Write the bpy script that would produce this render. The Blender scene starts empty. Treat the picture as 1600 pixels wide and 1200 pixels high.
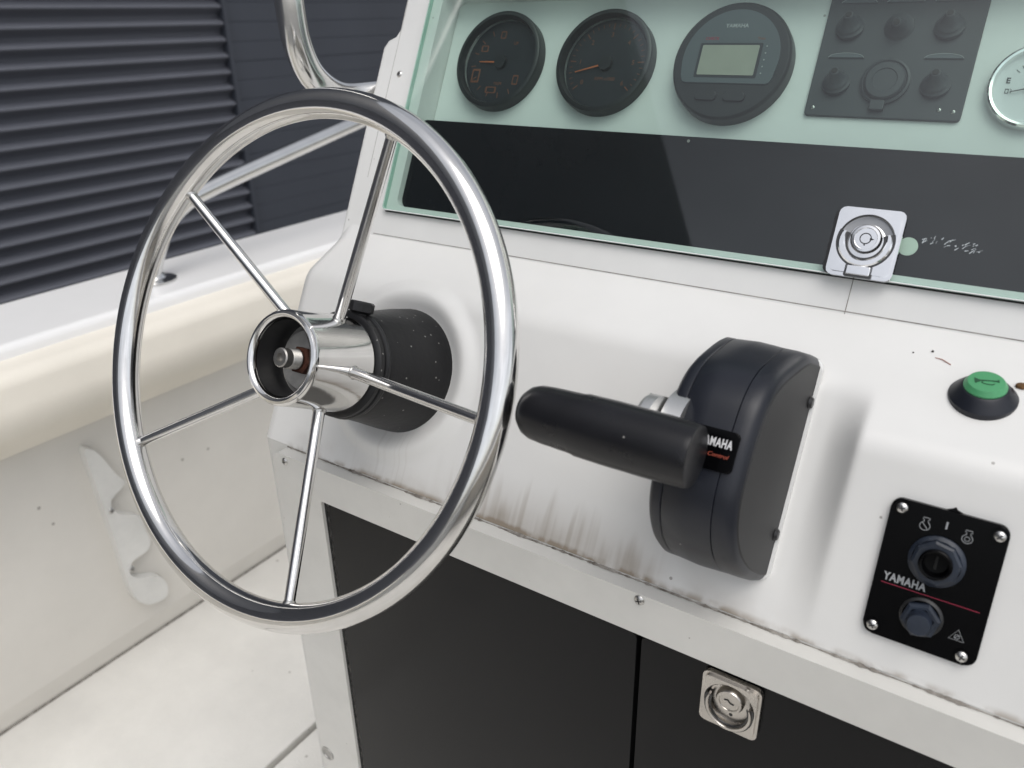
import bpy, bmesh, math, random
from mathutils import Vector, Matrix, noise
random.seed(7)
PI = math.pi
S = bpy.context.scene
COL = S.collection
# ------------------------------------------------------------------ camera
cam = bpy.data.cameras.new('camera')
co = bpy.data.objects.new('camera', cam); COL.objects.link(co); S.camera = co
CX = Vector((0.82813905, 0.56016774, -0.01994551))
CY = Vector((-0.22020192, 0.35785214, 0.90744309))
CZ = Vector((0.51545789, -0.74709701, 0.41970135))
co.matrix_world = Matrix(((CX.x, CY.x, CZ.x, 0), (CX.y, CY.y, CZ.y, 0), (CX.z, CY.z, CZ.z, 0), (0, 0, 0, 1)))
cam.sensor_width = 36; cam.lens = 27.98; cam.clip_start = 0.02; cam.clip_end = 500
cam.dof.use_dof = True; cam.dof.focus_distance = 0.62; cam.dof.aperture_fstop = 8.0
# ------------------------------------------------------------------ sky, sun, exposure
SUN_EL, SUN_AZ = math.radians(64), math.radians(130)     # azimuth clockwise from +y
w = bpy.data.worlds.new('World'); S.world = w; w.use_nodes = True
nt = w.node_tree; N = nt.nodes; Lk = nt.links
for n in list(N): N.remove(n)
out = N.new('ShaderNodeOutputWorld'); bg = N.new('ShaderNodeBackground'); sky = N.new('ShaderNodeTexSky')
sky.sky_type = 'NISHITA'; sky.sun_disc = False; sky.sun_elevation = SUN_EL; sky.sun_rotation = SUN_AZ
sky.air_density = 1.0; sky.dust_density = 3.0; sky.ozone_density = 1.0
hs = N.new('ShaderNodeHueSaturation'); hs.inputs['Saturation'].default_value = 0.28
tc = N.new('ShaderNodeTexCoord'); mp = N.new('ShaderNodeMapping'); mp.inputs['Scale'].default_value = (1, 1, 2.2)
nz = N.new('ShaderNodeTexNoise'); nz.inputs['Scale'].default_value = 2.3; nz.inputs['Detail'].default_value = 6
rp = N.new('ShaderNodeMapRange'); rp.inputs['From Min'].default_value = 0.3; rp.inputs['From Max'].default_value = 0.7
rp.inputs['To Min'].default_value = 0.98; rp.inputs['To Max'].default_value = 1.5
mx = N.new('ShaderNodeMix'); mx.data_type = 'RGBA'; mx.blend_type = 'MULTIPLY'; mx.inputs[0].default_value = 1
Lk.new(sky.outputs[0], hs.inputs['Color']); Lk.new(tc.outputs['Generated'], mp.inputs[0]); Lk.new(mp.outputs[0], nz.inputs['Vector'])
Lk.new(nz.outputs['Fac'], rp.inputs[0]); Lk.new(hs.outputs[0], mx.inputs[6]); Lk.new(rp.outputs[0], mx.inputs[7])
Lk.new(mx.outputs[2], bg.inputs[0]); bg.inputs[1].default_value = 0.15; Lk.new(bg.outputs[0], out.inputs[0])
sd = bpy.data.lights.new('sun', 'SUN'); sd.energy = 0.85; sd.angle = math.radians(50); sd.color = (1, 0.97, 0.93)
so = bpy.data.objects.new('sun', sd); COL.objects.link(so)
sdir = Vector((math.sin(SUN_AZ) * math.cos(SUN_EL), math.cos(SUN_AZ) * math.cos(SUN_EL), math.sin(SUN_EL)))
so.rotation_euler = sdir.to_track_quat('Z', 'Y').to_euler()
S.view_settings.view_transform = 'Standard'; S.view_settings.look = 'None'
S.view_settings.exposure = 0.0; S.view_settings.gamma = 1; S.view_settings.use_curve_mapping = False
S.render.engine = 'CYCLES'
S.cycles.max_bounces = 10; S.cycles.transparent_max_bounces = 12

# ------------------------------------------------------------------ materials
def mat(name, col, rough=0.5, metal=0.0, nscale=0, namt=0.0, bump=0.0, bscale=300, coat=0, spec=0.5, rvar=0.0, specks=0, col2=None, vec=(1, 1, 1), spsize=0.05, spprob=0.16):
    m = bpy.data.materials.new(name); m.use_nodes = True
    t = m.node_tree; b = t.nodes['Principled BSDF']
    b.inputs['Base Color'].default_value = (*col, 1); b.inputs['Roughness'].default_value = rough
    b.inputs['Metallic'].default_value = metal; b.inputs['Specular IOR Level'].default_value = spec
    b.inputs['Coat Weight'].default_value = coat; b.inputs['Coat Roughness'].default_value = 0.08
    tc = t.nodes.new('ShaderNodeTexCoord'); mp = t.nodes.new('ShaderNodeMapping'); mp.inputs['Scale'].default_value = vec
    t.links.new(tc.outputs['Object'], mp.inputs[0])
    last = None
    if nscale:
        n = t.nodes.new('ShaderNodeTexNoise'); n.inputs['Scale'].default_value = nscale; n.inputs['Detail'].default_value = 7
        n.inputs['Roughness'].default_value = 0.62
        t.links.new(mp.outputs[0], n.inputs['Vector'])
        r = t.nodes.new('ShaderNodeValToRGB'); c2 = col2 or tuple(max(0, c * (1 - namt)) for c in col)
        r.color_ramp.elements[0].position = 0.33; r.color_ramp.elements[1].position = 0.68
        r.color_ramp.elements[0].color = (*c2, 1); r.color_ramp.elements[1].color = (*col, 1)
        t.links.new(n.outputs['Fac'], r.inputs[0]); last = r.outputs[0]
        t.links.new(last, b.inputs['Base Color'])
        if rvar:
            rr = t.nodes.new('ShaderNodeMapRange'); rr.inputs['To Min'].default_value = max(0.02, rough - rvar); rr.inputs['To Max'].default_value = rough + rvar
            n2 = t.nodes.new('ShaderNodeTexNoise'); n2.inputs['Scale'].default_value = nscale * 2.7; n2.inputs['Detail'].default_value = 5
            t.links.new(mp.outputs[0], n2.inputs['Vector']); t.links.new(n2.outputs['Fac'], rr.inputs[0]); t.links.new(rr.outputs[0], b.inputs['Roughness'])
    if specks and last:
        v = t.nodes.new('ShaderNodeTexVoronoi'); v.inputs['Scale'].default_value = specks
        t.links.new(tc.outputs['Object'], v.inputs['Vector'])
        g = t.nodes.new('ShaderNodeMath'); g.operation = 'LESS_THAN'; g.inputs[1].default_value = spsize
        t.links.new(v.outputs['Distance'], g.inputs[0])
        sp = t.nodes.new('ShaderNodeSeparateColor'); t.links.new(v.outputs['Color'], sp.inputs[0])
        g2 = t.nodes.new('ShaderNodeMath'); g2.operation = 'LESS_THAN'; g2.inputs[1].default_value = spprob
        t.links.new(sp.outputs[0], g2.inputs[0])
        mu = t.nodes.new('ShaderNodeMath'); mu.operation = 'MULTIPLY'; t.links.new(g.outputs[0], mu.inputs[0]); t.links.new(g2.outputs[0], mu.inputs[1])
        mu2 = t.nodes.new('ShaderNodeMath'); mu2.operation = 'MULTIPLY'; mu2.inputs[1].default_value = 0.6; t.links.new(mu.outputs[0], mu2.inputs[0])
        mm = t.nodes.new('ShaderNodeMix'); mm.data_type = 'RGBA'
        mm.inputs[7].default_value = (0.12, 0.10, 0.08, 1) if sum(col) > 1 else (0.35, 0.34, 0.32, 1)
        t.links.new(mu2.outputs[0], mm.inputs[0]); t.links.new(last, mm.inputs[6]); t.links.new(mm.outputs[2], b.inputs['Base Color'])
        last = mm.outputs[2]
    if bump:
        n3 = t.nodes.new('ShaderNodeTexNoise'); n3.inputs['Scale'].default_value = bscale; n3.inputs['Detail'].default_value = 3
        t.links.new(mp.outputs[0], n3.inputs['Vector'])
        bp = t.nodes.new('ShaderNodeBump'); bp.inputs['Strength'].default_value = bump; bp.inputs['Distance'].default_value = 0.001
        t.links.new(n3.outputs['Fac'], bp.inputs['Height']); t.links.new(bp.outputs[0], b.inputs['Normal'])
    m['last'] = 0
    return m

GEL = (0.735, 0.73, 0.71)
M = {}
M['liner'] = mat('cream_gelcoat', (0.74, 0.715, 0.665), 0.4, nscale=4, namt=0.09, specks=22, spsize=0.07, bump=0.05, bscale=60)
M['rack'] = mat('greyish_rack_plastic', (0.76, 0.755, 0.725), 0.30, nscale=12, namt=0.14)
M['bolster'] = mat('cream_vinyl_bolster', (0.80, 0.755, 0.665), 0.5, nscale=5, namt=0.07, bump=0.12, bscale=500)
M['gunwale'] = mat('white_gunwale_gelcoat', (0.82, 0.815, 0.805), 0.28, nscale=4, namt=0.05, specks=25)
M['deck'] = mat('nonskid_deck', (0.74, 0.725, 0.685), 0.6, nscale=5, namt=0.13, bump=0.9, bscale=330, specks=30, spsize=0.09)
M['frame'] = mat('white_frame_paint', (0.66, 0.65, 0.615), 0.35, nscale=12, namt=0.10, specks=70, bump=0.15, bscale=120, rvar=0.1)
M['trim'] = mat('white_window_trim', (0.73, 0.73, 0.715), 0.4, nscale=15, namt=0.05, specks=60)
M['doorblk'] = mat('black_cabinet_door', (0.007, 0.007, 0.0075), 0.2, spec=0.16, nscale=5, namt=0.25, rvar=0.07, specks=26, spprob=0.10)
M['gap'] = mat('dark_gap_sealant', (0.012, 0.012, 0.011), 0.8, nscale=80, namt=0.5)
M['grime'] = mat('grime_in_seam', (0.09, 0.075, 0.06), 0.9, nscale=120, namt=0.6, col2=(0.33, 0.31, 0.28))
M['chrome'] = mat('polished_stainless', (0.74, 0.73, 0.715), 0.10, 1.0, nscale=30, namt=0.10, rvar=0.05, bump=0.06, bscale=60)
M['rail'] = mat('satin_stainless_rail', (0.72, 0.715, 0.70), 0.16, 1.0, nscale=14, namt=0.12, rvar=0.06)
M['plated'] = mat('bright_chrome_plate', (0.90, 0.90, 0.90), 0.12, 1.0, nscale=60, namt=0.08, rvar=0.05)
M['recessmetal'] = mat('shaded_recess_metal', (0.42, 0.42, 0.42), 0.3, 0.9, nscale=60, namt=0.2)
M['nickel'] = mat('worn_nickel_plate', (0.56, 0.53, 0.49), 0.28, 1.0, nscale=40, namt=0.18, rvar=0.08)
M['darkmetal'] = mat('dark_metal_recess', (0.08, 0.08, 0.08), 0.4, 0.8)
M['lever'] = mat('cast_aluminium_lever', (0.62, 0.62, 0.61), 0.38, 0.9, nscale=50, namt=0.1)
M['washer'] = mat('scuffed_zinc_washer', (0.50, 0.49, 0.47), 0.45, 0.7, nscale=70, namt=0.35)
M['rust'] = mat('rusty_nut', (0.085, 0.026, 0.012), 0.85, 0.1, nscale=160, namt=0.6, bump=0.8, bscale=400)
M['bolt'] = mat('grey_bolt', (0.38, 0.37, 0.35), 0.4, 0.9, nscale=120, namt=0.3)
M['rubber'] = mat('black_column_rubber', (0.009, 0.009, 0.010), 0.42, spec=0.35, nscale=30, namt=0.3, specks=330, spsize=0.26, spprob=0.045, bump=0.25, bscale=180)
M['housing'] = mat('black_control_plastic', (0.011, 0.013, 0.020), 0.36, spec=0.4, nscale=22, namt=0.2, specks=55, bump=0.06, bscale=900, rvar=0.06)  # blue tint puts the bluish sky sheen into the base colour
M['sidelit'] = mat('side_lit_plastic', (0.021, 0.021, 0.022), 0.5, spec=0.4, nscale=22, namt=0.2, specks=55, bump=0.1, bscale=900)  # lighter copy of the housing black, starboard light put into the colour
M['grip'] = mat('black_grip_plastic', (0.010, 0.010, 0.012), 0.30, spec=0.35, nscale=18, namt=0.3, specks=60, rvar=0.08)
M['panelblk'] = mat('gloss_black_switch_plate', (0.0018, 0.0018, 0.0022), 0.2, spec=0.10, nscale=30, namt=0.2, specks=90)
M['bluerub'] = mat('blue_black_rubber_boot', (0.017, 0.025, 0.042), 0.45, nscale=60, namt=0.45, bump=0.2, bscale=350)
M['blk'] = mat('black_plastic', (0.013, 0.013, 0.014), 0.4, nscale=40, namt=0.2)
M['green'] = mat('green_button_plastic', (0.075, 0.32, 0.14), 0.42, nscale=40, namt=0.12)
M['greendk'] = mat('dark_green_ink', (0.012, 0.07, 0.03), 0.6)
M['steel'] = mat('stainless_screw', (0.60, 0.59, 0.57), 0.25, 1.0, nscale=120, namt=0.25)
M['ink'] = mat('light_grey_print', (0.62, 0.62, 0.63), 0.5)
M['inkdim'] = mat('dim_grey_print', (0.30, 0.31, 0.32), 0.5)
M['inkred'] = mat('red_print', (0.30, 0.018, 0.05), 0.5)
M['inkor'] = mat('orange_print', (0.75, 0.14, 0.035), 0.5)
M['inkdor'] = mat('faded_orange_print', (0.20, 0.07, 0.035), 0.6)
M['inkdor2'] = mat('dull_red_print', (0.36, 0.07, 0.04), 0.5)
M['inkblk'] = mat('black_print', (0.03, 0.03, 0.03), 0.6)
M['needle'] = mat('orange_needle', (0.48, 0.13, 0.045), 0.5)
M['dash_in'] = mat('white_gauge_panel', (0.72, 0.735, 0.72), 0.5, nscale=14, namt=0.06, specks=45)
M['acr'] = mat('black_acrylic_panel', (0.0022, 0.004, 0.0055), 0.15, spec=0.1, nscale=8, namt=0.3, rvar=0.08, specks=40)
M['gauge'] = mat('black_gauge_bezel', (0.014, 0.016, 0.018), 0.4, nscale=40, namt=0.2)
M['face'] = mat('charcoal_gauge_face', (0.018, 0.021, 0.026), 0.4, nscale=40, namt=0.2)
M['tachface'] = mat('slate_tach_face', (0.075, 0.09, 0.10), 0.4, nscale=30, namt=0.1)
M['lcd'] = mat('lcd_olive', (0.30, 0.305, 0.255), 0.35, nscale=60, namt=0.08)
M['swplate'] = mat('slate_switch_plate', (0.040, 0.046, 0.052), 0.5, nscale=30, namt=0.15, bump=0.03, bscale=500)
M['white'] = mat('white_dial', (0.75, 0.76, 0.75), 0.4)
M['bldg'] = mat('anthracite_cladding', (0.105, 0.110, 0.130), 0.42, nscale=1.5, namt=0.1, rvar=0.05)
M['bldgflat'] = mat('anthracite_flat_cladding', (0.047, 0.053, 0.068), 0.5, nscale=2, namt=0.15)
M['concrete'] = mat('concrete_yard', (0.27, 0.265, 0.25), 0.85, nscale=0.8, namt=0.25, bump=0.4, bscale=40)
M['hull'] = mat('hull_outside_gelcoat', (0.70, 0.70, 0.69), 0.3, nscale=2, namt=0.05)
M['leaf'] = mat('dry_seed', (0.20, 0.10, 0.035), 0.8, nscale=300, namt=0.7)
M['twig'] = mat('reddish_twig', (0.45, 0.20, 0.16), 0.8, nscale=300, namt=0.4)
M['dirt'] = mat('dark_crumb', (0.05, 0.045, 0.04), 0.9)
M['chalk'] = mat('chalky_scratch', (0.50, 0.55, 0.57), 0.8)
M['pale'] = mat('pale_plug', (0.62, 0.68, 0.60), 0.5)

def glass_mat(name, tint, spec_rough=0.02, film=0.0, ior=1.5):
    m = bpy.data.materials.new(name); m.use_nodes = True; t = m.node_tree
    for n in list(t.nodes): t.nodes.remove(n)
    o = t.nodes.new('ShaderNodeOutputMaterial'); tr = t.nodes.new('ShaderNodeBsdfTransparent'); gl = t.nodes.new('ShaderNodeBsdfGlossy')
    fr = t.nodes.new('ShaderNodeFresnel'); # a thin pane mirrors alike from both sides: undo the node's own inversion on back faces
    ge = t.nodes.new('ShaderNodeNewGeometry'); ma = t.nodes.new('ShaderNodeMath'); ma.operation = 'MULTIPLY_ADD'
    t.links.new(ge.outputs['Backfacing'], ma.inputs[0]); ma.inputs[1].default_value = 1 / ior - ior; ma.inputs[2].default_value = ior; t.links.new(ma.outputs[0], fr.inputs[0])
    tr.inputs[0].default_value = (*tint, 1); gl.inputs['Roughness'].default_value = spec_rough
    mix = t.nodes.new('ShaderNodeMixShader'); t.links.new(fr.outputs[0], mix.inputs[0]); t.links.new(tr.outputs[0], mix.inputs[1]); t.links.new(gl.outputs[0], mix.inputs[2])
    last = mix.outputs[0]
    if film:       # thin greyish film of dust lying on the pane
        df = t.nodes.new('ShaderNodeBsdfDiffuse'); df.inputs[0].default_value = (0.55, 0.58, 0.58, 1)
        nz = t.nodes.new('ShaderNodeTexNoise'); nz.inputs['Scale'].default_value = 9; nz.inputs['Detail'].default_value = 8
        tc = t.nodes.new('ShaderNodeTexCoord'); t.links.new(tc.outputs['Object'], nz.inputs['Vector'])
        mr = t.nodes.new('ShaderNodeMapRange'); mr.inputs['From Min'].default_value = 0.35; mr.inputs['From Max'].default_value = 0.75
        mr.inputs['To Min'].default_value = film * 0.35; mr.inputs['To Max'].default_value = film * 1.6
        t.links.new(nz.outputs['Fac'], mr.inputs[0])
        m2 = t.nodes.new('ShaderNodeMixShader'); t.links.new(mr.outputs[0], m2.inputs[0]); t.links.new(last, m2.inputs[1]); t.links.new(df.outputs[0], m2.inputs[2]); last = m2.outputs[0]
    t.links.new(last, o.inputs[0]); return m
M['pane'] = glass_mat('green_tinted_glass', (0.80, 0.91, 0.865), 0.02, 0.003, 1.85)
M['lens'] = glass_mat('gauge_lens', (0.93, 0.94, 0.95), 0.05, 0.0)
M['glassedge'] = mat('green_glass_edge', (0.38, 0.56, 0.48), 0.12, nscale=30, namt=0.15)

def dash_material():
    """white gelcoat with run-off streaks and grime above the lip and under the steering column"""
    m = mat('white_dash_gelcoat', GEL, 0.33, nscale=9, namt=0.05, specks=42, bump=0.06, bscale=25, rvar=0.06)
    t = m.node_tree; b = t.nodes['Principled BSDF']
    src = b.inputs['Base Color'].links[0].from_socket
    tc = t.nodes.new('ShaderNodeTexCoord'); sx = t.nodes.new('ShaderNodeSeparateXYZ'); t.links.new(tc.outputs['Object'], sx.inputs[0])
    def mr(sock, a, bb, c=0.0, d=1.0, smooth=True):
        n = t.nodes.new('ShaderNodeMapRange'); n.interpolation_type = 'SMOOTHSTEP' if smooth else 'LINEAR'
        n.inputs['From Min'].default_value = a; n.inputs['From Max'].default_value = bb; n.inputs['To Min'].default_value = c; n.inputs['To Max'].default_value = d
        t.links.new(sock, n.inputs[0]); return n.outputs[0]
    def mul(*s):
        o = s[0]
        for q in s[1:]:
            n = t.nodes.new('ShaderNodeMath'); n.operation = 'MULTIPLY'; t.links.new(o, n.inputs[0])
            if isinstance(q, float): n.inputs[1].default_value = q
            else: t.links.new(q, n.inputs[1])
            o = n.outputs[0]
        return o
    def add(a, c):
        n = t.nodes.new('ShaderNodeMath'); n.operation = 'ADD'; n.use_clamp = True; t.links.new(a, n.inputs[0]); t.links.new(c, n.inputs[1]); return n.outputs[0]
    def nz(scale, vec, det=4):
        mp = t.nodes.new('ShaderNodeMapping'); mp.inputs['Scale'].default_value = vec; t.links.new(tc.outputs['Object'], mp.inputs[0])
        n = t.nodes.new('ShaderNodeTexNoise'); n.inputs['Scale'].default_value = scale; n.inputs['Detail'].default_value = det; t.links.new(mp.outputs[0], n.inputs['Vector']); return n.outputs['Fac']
    X, Z = sx.outputs[0], sx.outputs[2]
    streak = mr(nz(1, (170, 0.4, 0.4), 2), 0.36, 0.68)
    reach = mr(nz(1, (55, 1, 1), 2), 0.3, 0.7, -0.352, -0.322)
    # height falloff whose reach varies along x
    sub = t.nodes.new('ShaderNodeMath'); sub.operation = 'SUBTRACT'; t.links.new(Z, sub.inputs[0]); t.links.new(reach, sub.inputs[1])
    band = mr(sub.outputs[0], -0.014, 0.004, 1.0, 0.0)
    xr = mul(mr(X, -0.40, -0.30), mr(X, -0.16, -0.20))
    xr2 = mr(X, -0.556, -0.53); xr3 = mr(X, -0.06, -0.11)
    s1 = mul(streak, band, xr, 0.30)
    low = mul(mr(Z, -0.3615, -0.343, 1.0, 0.0), mr(nz(30, (1, 1, 1)), 0.3, 0.75), xr2, xr3)
    s2 = mul(low, 0.30)
    wash = mul(mr(Z, -0.358, -0.325, 1.0, 0.0), xr, 0.30)
    edge = mul(mr(Z, -0.3635, -0.3585, 1.0, 0.0), mr(nz(60, (1, 1, 1)), 0.35, 0.6), xr2, 0.7)
    # drips beneath the steering column
    col = mul(mr(X, -0.475, -0.455), mr(X, -0.395, -0.42), mr(nz(1, (260, 0, 0), 2), 0.50, 0.66), mr(Z, -0.318, -0.328), 0.12)
    allm = add(add(add(add(s1, s2), edge), col), wash)
    mx = t.nodes.new('ShaderNodeMix'); mx.data_type = 'RGBA'; t.links.new(allm, mx.inputs[0]); t.links.new(src, mx.inputs[6]); mx.inputs[7].default_value = (0.28, 0.235, 0.185, 1)
    t.links.new(mx.outputs[2], b.inputs['Base Color'])
    return m
M['dash'] = dash_material()
M['seamgrey'] = mat('grey_seam', (0.36, 0.345, 0.32), 0.8, nscale=60, namt=0.4)

# ------------------------------------------------------------------ helpers
def finish(bm, name, m, parent=None, smooth=35, wn=True, mats=None):
    bmesh.ops.recalc_face_normals(bm, faces=bm.faces)
    me = bpy.data.meshes.new(name); bm.to_mesh(me); bm.free()
    return link(me, name, m, parent, smooth, wn)
def link(me, name, m, parent=None, smooth=35, wn=True):
    if m is not None:
        me.materials.clear(); me.materials.append(M[m] if isinstance(m, str) else m)
    if smooth:
        me.polygons.foreach_set('use_smooth', [True] * len(me.polygons)); me.set_sharp_from_angle(angle=math.radians(smooth))
    o = bpy.data.objects.new(name, me); COL.objects.link(o)
    if parent: o.parent = parent
    if smooth and wn:
        md = o.modifiers.new('wn', 'WEIGHTED_NORMAL'); md.keep_sharp = True
    return o
def thing(name, label, cat, mw=None, group=None):
    o = bpy.data.objects.new(name, None); COL.objects.link(o); o.empty_display_size = 0.02
    if mw is not None: o.matrix_world = mw
    o['label'] = label; o['category'] = cat
    if group: o['group'] = group
    return o
def tag(o, label, cat, group=None):
    o['label'] = label; o['category'] = cat
    if group: o['group'] = group
    return o
def struct(o): o['kind'] = 'structure'; return o
def frame(x, y, z, tilt):
    """local X = starboard, Y = up the slope, Z = outward; tilt in degrees back from vertical"""
    return Matrix.Translation((x, y, z)) @ Matrix.Rotation(math.radians(90 - tilt), 4, 'X')
def on(fr, x, s, h=0): return fr @ Matrix.Translation((x, s, h))
def lathe(prof, seg=48, axis='Z', bm=None, mtx=None, cap=True):
    bm = bm or bmesh.new(); rings = []
    for r, z in prof:
        if r < 1e-6: rings.append([bm.verts.new((0, 0, z))])
        else: rings.append([bm.verts.new((r * math.cos(2 * PI * i / seg), r * math.sin(2 * PI * i / seg), z)) for i in range(seg)])
    for A, B in zip(rings, rings[1:]):
        if len(A) == 1 and len(B) == 1: continue
        for i in range(seg):
            j = (i + 1) % seg
            if len(A) == 1: bm.faces.new((A[0], B[i], B[j]))
            elif len(B) == 1: bm.faces.new((A[i], A[j], B[0]))
            else: bm.faces.new((A[i], A[j], B[j], B[i]))
    if mtx is not None:
        vs = [v for R in rings for v in R]; bmesh.ops.transform(bm, matrix=mtx, verts=vs)
    return bm
def rrect(w, h, r, n=6, cx=0, cy=0):
    pts = []
    for qx, qy, a0 in ((1, 1, 0), (-1, 1, 90), (-1, -1, 180), (1, -1, 270)):
        for k in range(n + 1):
            a = math.radians(a0 + 90 * k / n)
            pts.append((cx + qx * (w / 2 - r) + r * math.cos(a), cy + qy * (h / 2 - r) + r * math.sin(a)))
    return pts
def circ(r, n=32, cx=0, cy=0): return [(cx + r * math.cos(2 * PI * k / n), cy + r * math.sin(2 * PI * k / n)) for k in range(n)]
def bevel_all(bm, r, seg=3, ang=30):
    es = [e for e in bm.edges if len(e.link_faces) == 2 and e.calc_face_angle(0) > math.radians(ang)]
    if es: bmesh.ops.bevel(bm, geom=es, offset=r, segments=seg, profile=0.5, affect='EDGES', clamp_overlap=True)
def prism(pts, z0, z1, bev=0, bm=None, seg=3, mtx=None):
    tmp = bmesh.new()
    A = [tmp.verts.new((x, y, z0)) for x, y in pts]; B = [tmp.verts.new((x, y, z1)) for x, y in pts]; n = len(pts)
    tmp.faces.new(A[::-1]); top = tmp.faces.new(B)
    for i in range(n): tmp.faces.new((A[i], A[(i + 1) % n], B[(i + 1) % n], B[i]))
    if bev:
        bmesh.ops.bevel(tmp, geom=list(top.edges), offset=bev, segments=seg, profile=0.5, affect='EDGES', clamp_overlap=True)
    if mtx is not None: bmesh.ops.transform(tmp, matrix=mtx, verts=tmp.verts)
    if bm is None: return tmp
    me = bpy.data.meshes.new('t'); tmp.to_mesh(me); tmp.free(); bm.from_mesh(me); bpy.data.meshes.remove(me); return bm
def ringprism(outer, inner, z0, z1, bev=0, bm=None):
    """flat plate with a hole; outer and inner need the same number of points"""
    tmp = bmesh.new(); n = len(outer)
    V = [[tmp.verts.new((x, y, z)) for x, y in P] for P, z in ((outer, z0), (outer, z1), (inner, z1), (inner, z0))]
    for a in range(4):
        A, B = V[a], V[(a + 1) % 4]
        for i in range(n): tmp.faces.new((A[i], A[(i + 1) % n], B[(i + 1) % n], B[i]))
    if bev:
        es = [e for e in tmp.edges if all(abs(v.co.z - z1) < 1e-7 for v in e.verts) and e.calc_face_angle(0) > 1.0]
        bmesh.ops.bevel(tmp, geom=es, offset=bev, segments=3, profile=0.5, affect='EDGES', clamp_overlap=True)
    if bm is None: return tmp
    me = bpy.data.meshes.new('t'); tmp.to_mesh(me); tmp.free(); bm.from_mesh(me); bpy.data.meshes.remove(me); return bm
def box(x0, x1, y0, y1, z0, z1, bev=0, bm=None, seg=2):
    tmp = bmesh.new(); bmesh.ops.create_cube(tmp, size=1)
    for v in tmp.verts: v.co = Vector(((x0 + x1) / 2 + v.co.x * (x1 - x0), (y0 + y1) / 2 + v.co.y * (y1 - y0), (z0 + z1) / 2 + v.co.z * (z1 - z0)))
    if bev: bevel_all(tmp, bev, seg)
    if bm is None: return tmp
    me = bpy.data.meshes.new('t'); tmp.to_mesh(me); tmp.free(); bm.from_mesh(me); bpy.data.meshes.remove(me); return bm
def smooth_path(pts, k=8, closed=False):
    P = [Vector(p) for p in pts]; n = len(P); o = []
    for i in range(n if closed else n - 1):
        p0 = P[(i - 1) % n] if (closed or i > 0) else P[0] * 2 - P[1]
        p1, p2 = P[i], P[(i + 1) % n]
        p3 = P[(i + 2) % n] if (closed or i + 2 < n) else P[-1] * 2 - P[-2]
        for j in range(k):
            t = j / k
            o.append(0.5 * ((2 * p1) + (p2 - p0) * t + (2 * p0 - 5 * p1 + 4 * p2 - p3) * t * t + (3 * p1 - p0 - 3 * p2 + p3) * t ** 3))
    if not closed: o.append(P[-1])
    return o
def tube(path, r, seg=16, closed=False, bm=None, cap=True):
    bm = bm or bmesh.new(); P = [Vector(p) for p in path]; n = len(P); rings = []; up = None
    for i in range(n):
        d = (P[(i + 1) % n] - P[i - 1]) if (closed or 0 < i < n - 1) else (P[1] - P[0] if i == 0 else P[-1] - P[-2])
        d.normalize()
        if up is None:
            up = d.orthogonal().normalized()
        up = (up - d * up.dot(d)).normalized(); sd_ = d.cross(up)
        rr = r[i] if isinstance(r, (list, tuple)) else r
        rings.append([bm.verts.new(P[i] + (up * math.cos(2 * PI * k / seg) + sd_ * math.sin(2 * PI * k / seg)) * rr) for k in range(seg)])
    for i in range(n if closed else n - 1):
        A, B = rings[i], rings[(i + 1) % n]
        for k in range(seg): bm.faces.new((A[k], A[(k + 1) % seg], B[(k + 1) % seg], B[k]))
    if cap and not closed: bm.faces.new(rings[0][::-1]); bm.faces.new(rings[-1])
    return bm
def torus(R, r, seg=128, rs=20):
    return tube([(R * math.cos(2 * PI * i / seg), R * math.sin(2 * PI * i / seg), 0) for i in range(seg)], r, rs, True)
def text(body, size, m, parent, x=0, y=0, z=0.0003, bold=0.0, sx=1.0, shear=0.0, rot=0, name='lettering', ext=0.00008, align='CENTER', space=1.0):
    c = bpy.data.curves.new('t', 'FONT'); c.body = body; c.size = size; c.extrude = ext; c.offset = bold; c.shear = shear
    c.space_character = space; c.align_x = align; c.align_y = 'CENTER'; c.resolution_u = 3
    o = bpy.data.objects.new('t', c); COL.objects.link(o); bpy.context.view_layer.update()
    me = bpy.data.meshes.new_from_object(o.evaluated_get(bpy.context.evaluated_depsgraph_get()))
    bpy.data.objects.remove(o); bpy.data.curves.remove(c)
    mt = Matrix.Translation((x, y, z)) @ Matrix.Rotation(rot, 4, 'Z') @ Matrix.Diagonal((sx, 1, 1, 1)); me.transform(mt)
    me.name = name
    return link(me, name, m, parent, smooth=0)
def screw(parent, x, y, z, r, m='steel', name='screw', rot=0.3):
    bm = lathe([(0, z + r * .42), (r * .45, z + r * .40), (r * .8, z + r * .26), (r, z), (r, z - r * .3)], 20)
    bmesh.ops.translate(bm, vec=(x, y, 0), verts=bm.verts)
    o = finish(bm, name, m, parent)
    b2 = bmesh.new()
    for k in range(2):
        a = rot + k * PI / 2
        prism([(-r * .55, -r * .13), (r * .55, -r * .13), (r * .55, r * .13), (-r * .55, r * .13)], z + r * .30, z + r * .445, 0, b2,
              mtx=Matrix.Translation((x, y, 0)) @ Matrix.Rotation(a, 4, 'Z'))
    finish(b2, 'cross_slot', 'darkmetal', o, smooth=0)
    return o
def fillet(pts, radii, n=10):
    out = []
    for i, p in enumerate(pts):
        p = Vector(p); r = radii[i]
        if r == 0 or i in (0, len(pts) - 1): out.append(p); continue
        a = (Vector(pts[i - 1]) - p).normalized(); b = (Vector(pts[i + 1]) - p).normalized()
        half = a.angle(b) / 2; d = r / math.tan(half); c = p + (a + b).normalized() * (r / math.sin(half))
        s = p + a * d - c; e = p + b * d - c
        for k in range(n + 1):
            t = k / n; v = (s * (1 - t) + e * t).normalized() * r; out.append(c + v)
    return out
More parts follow.
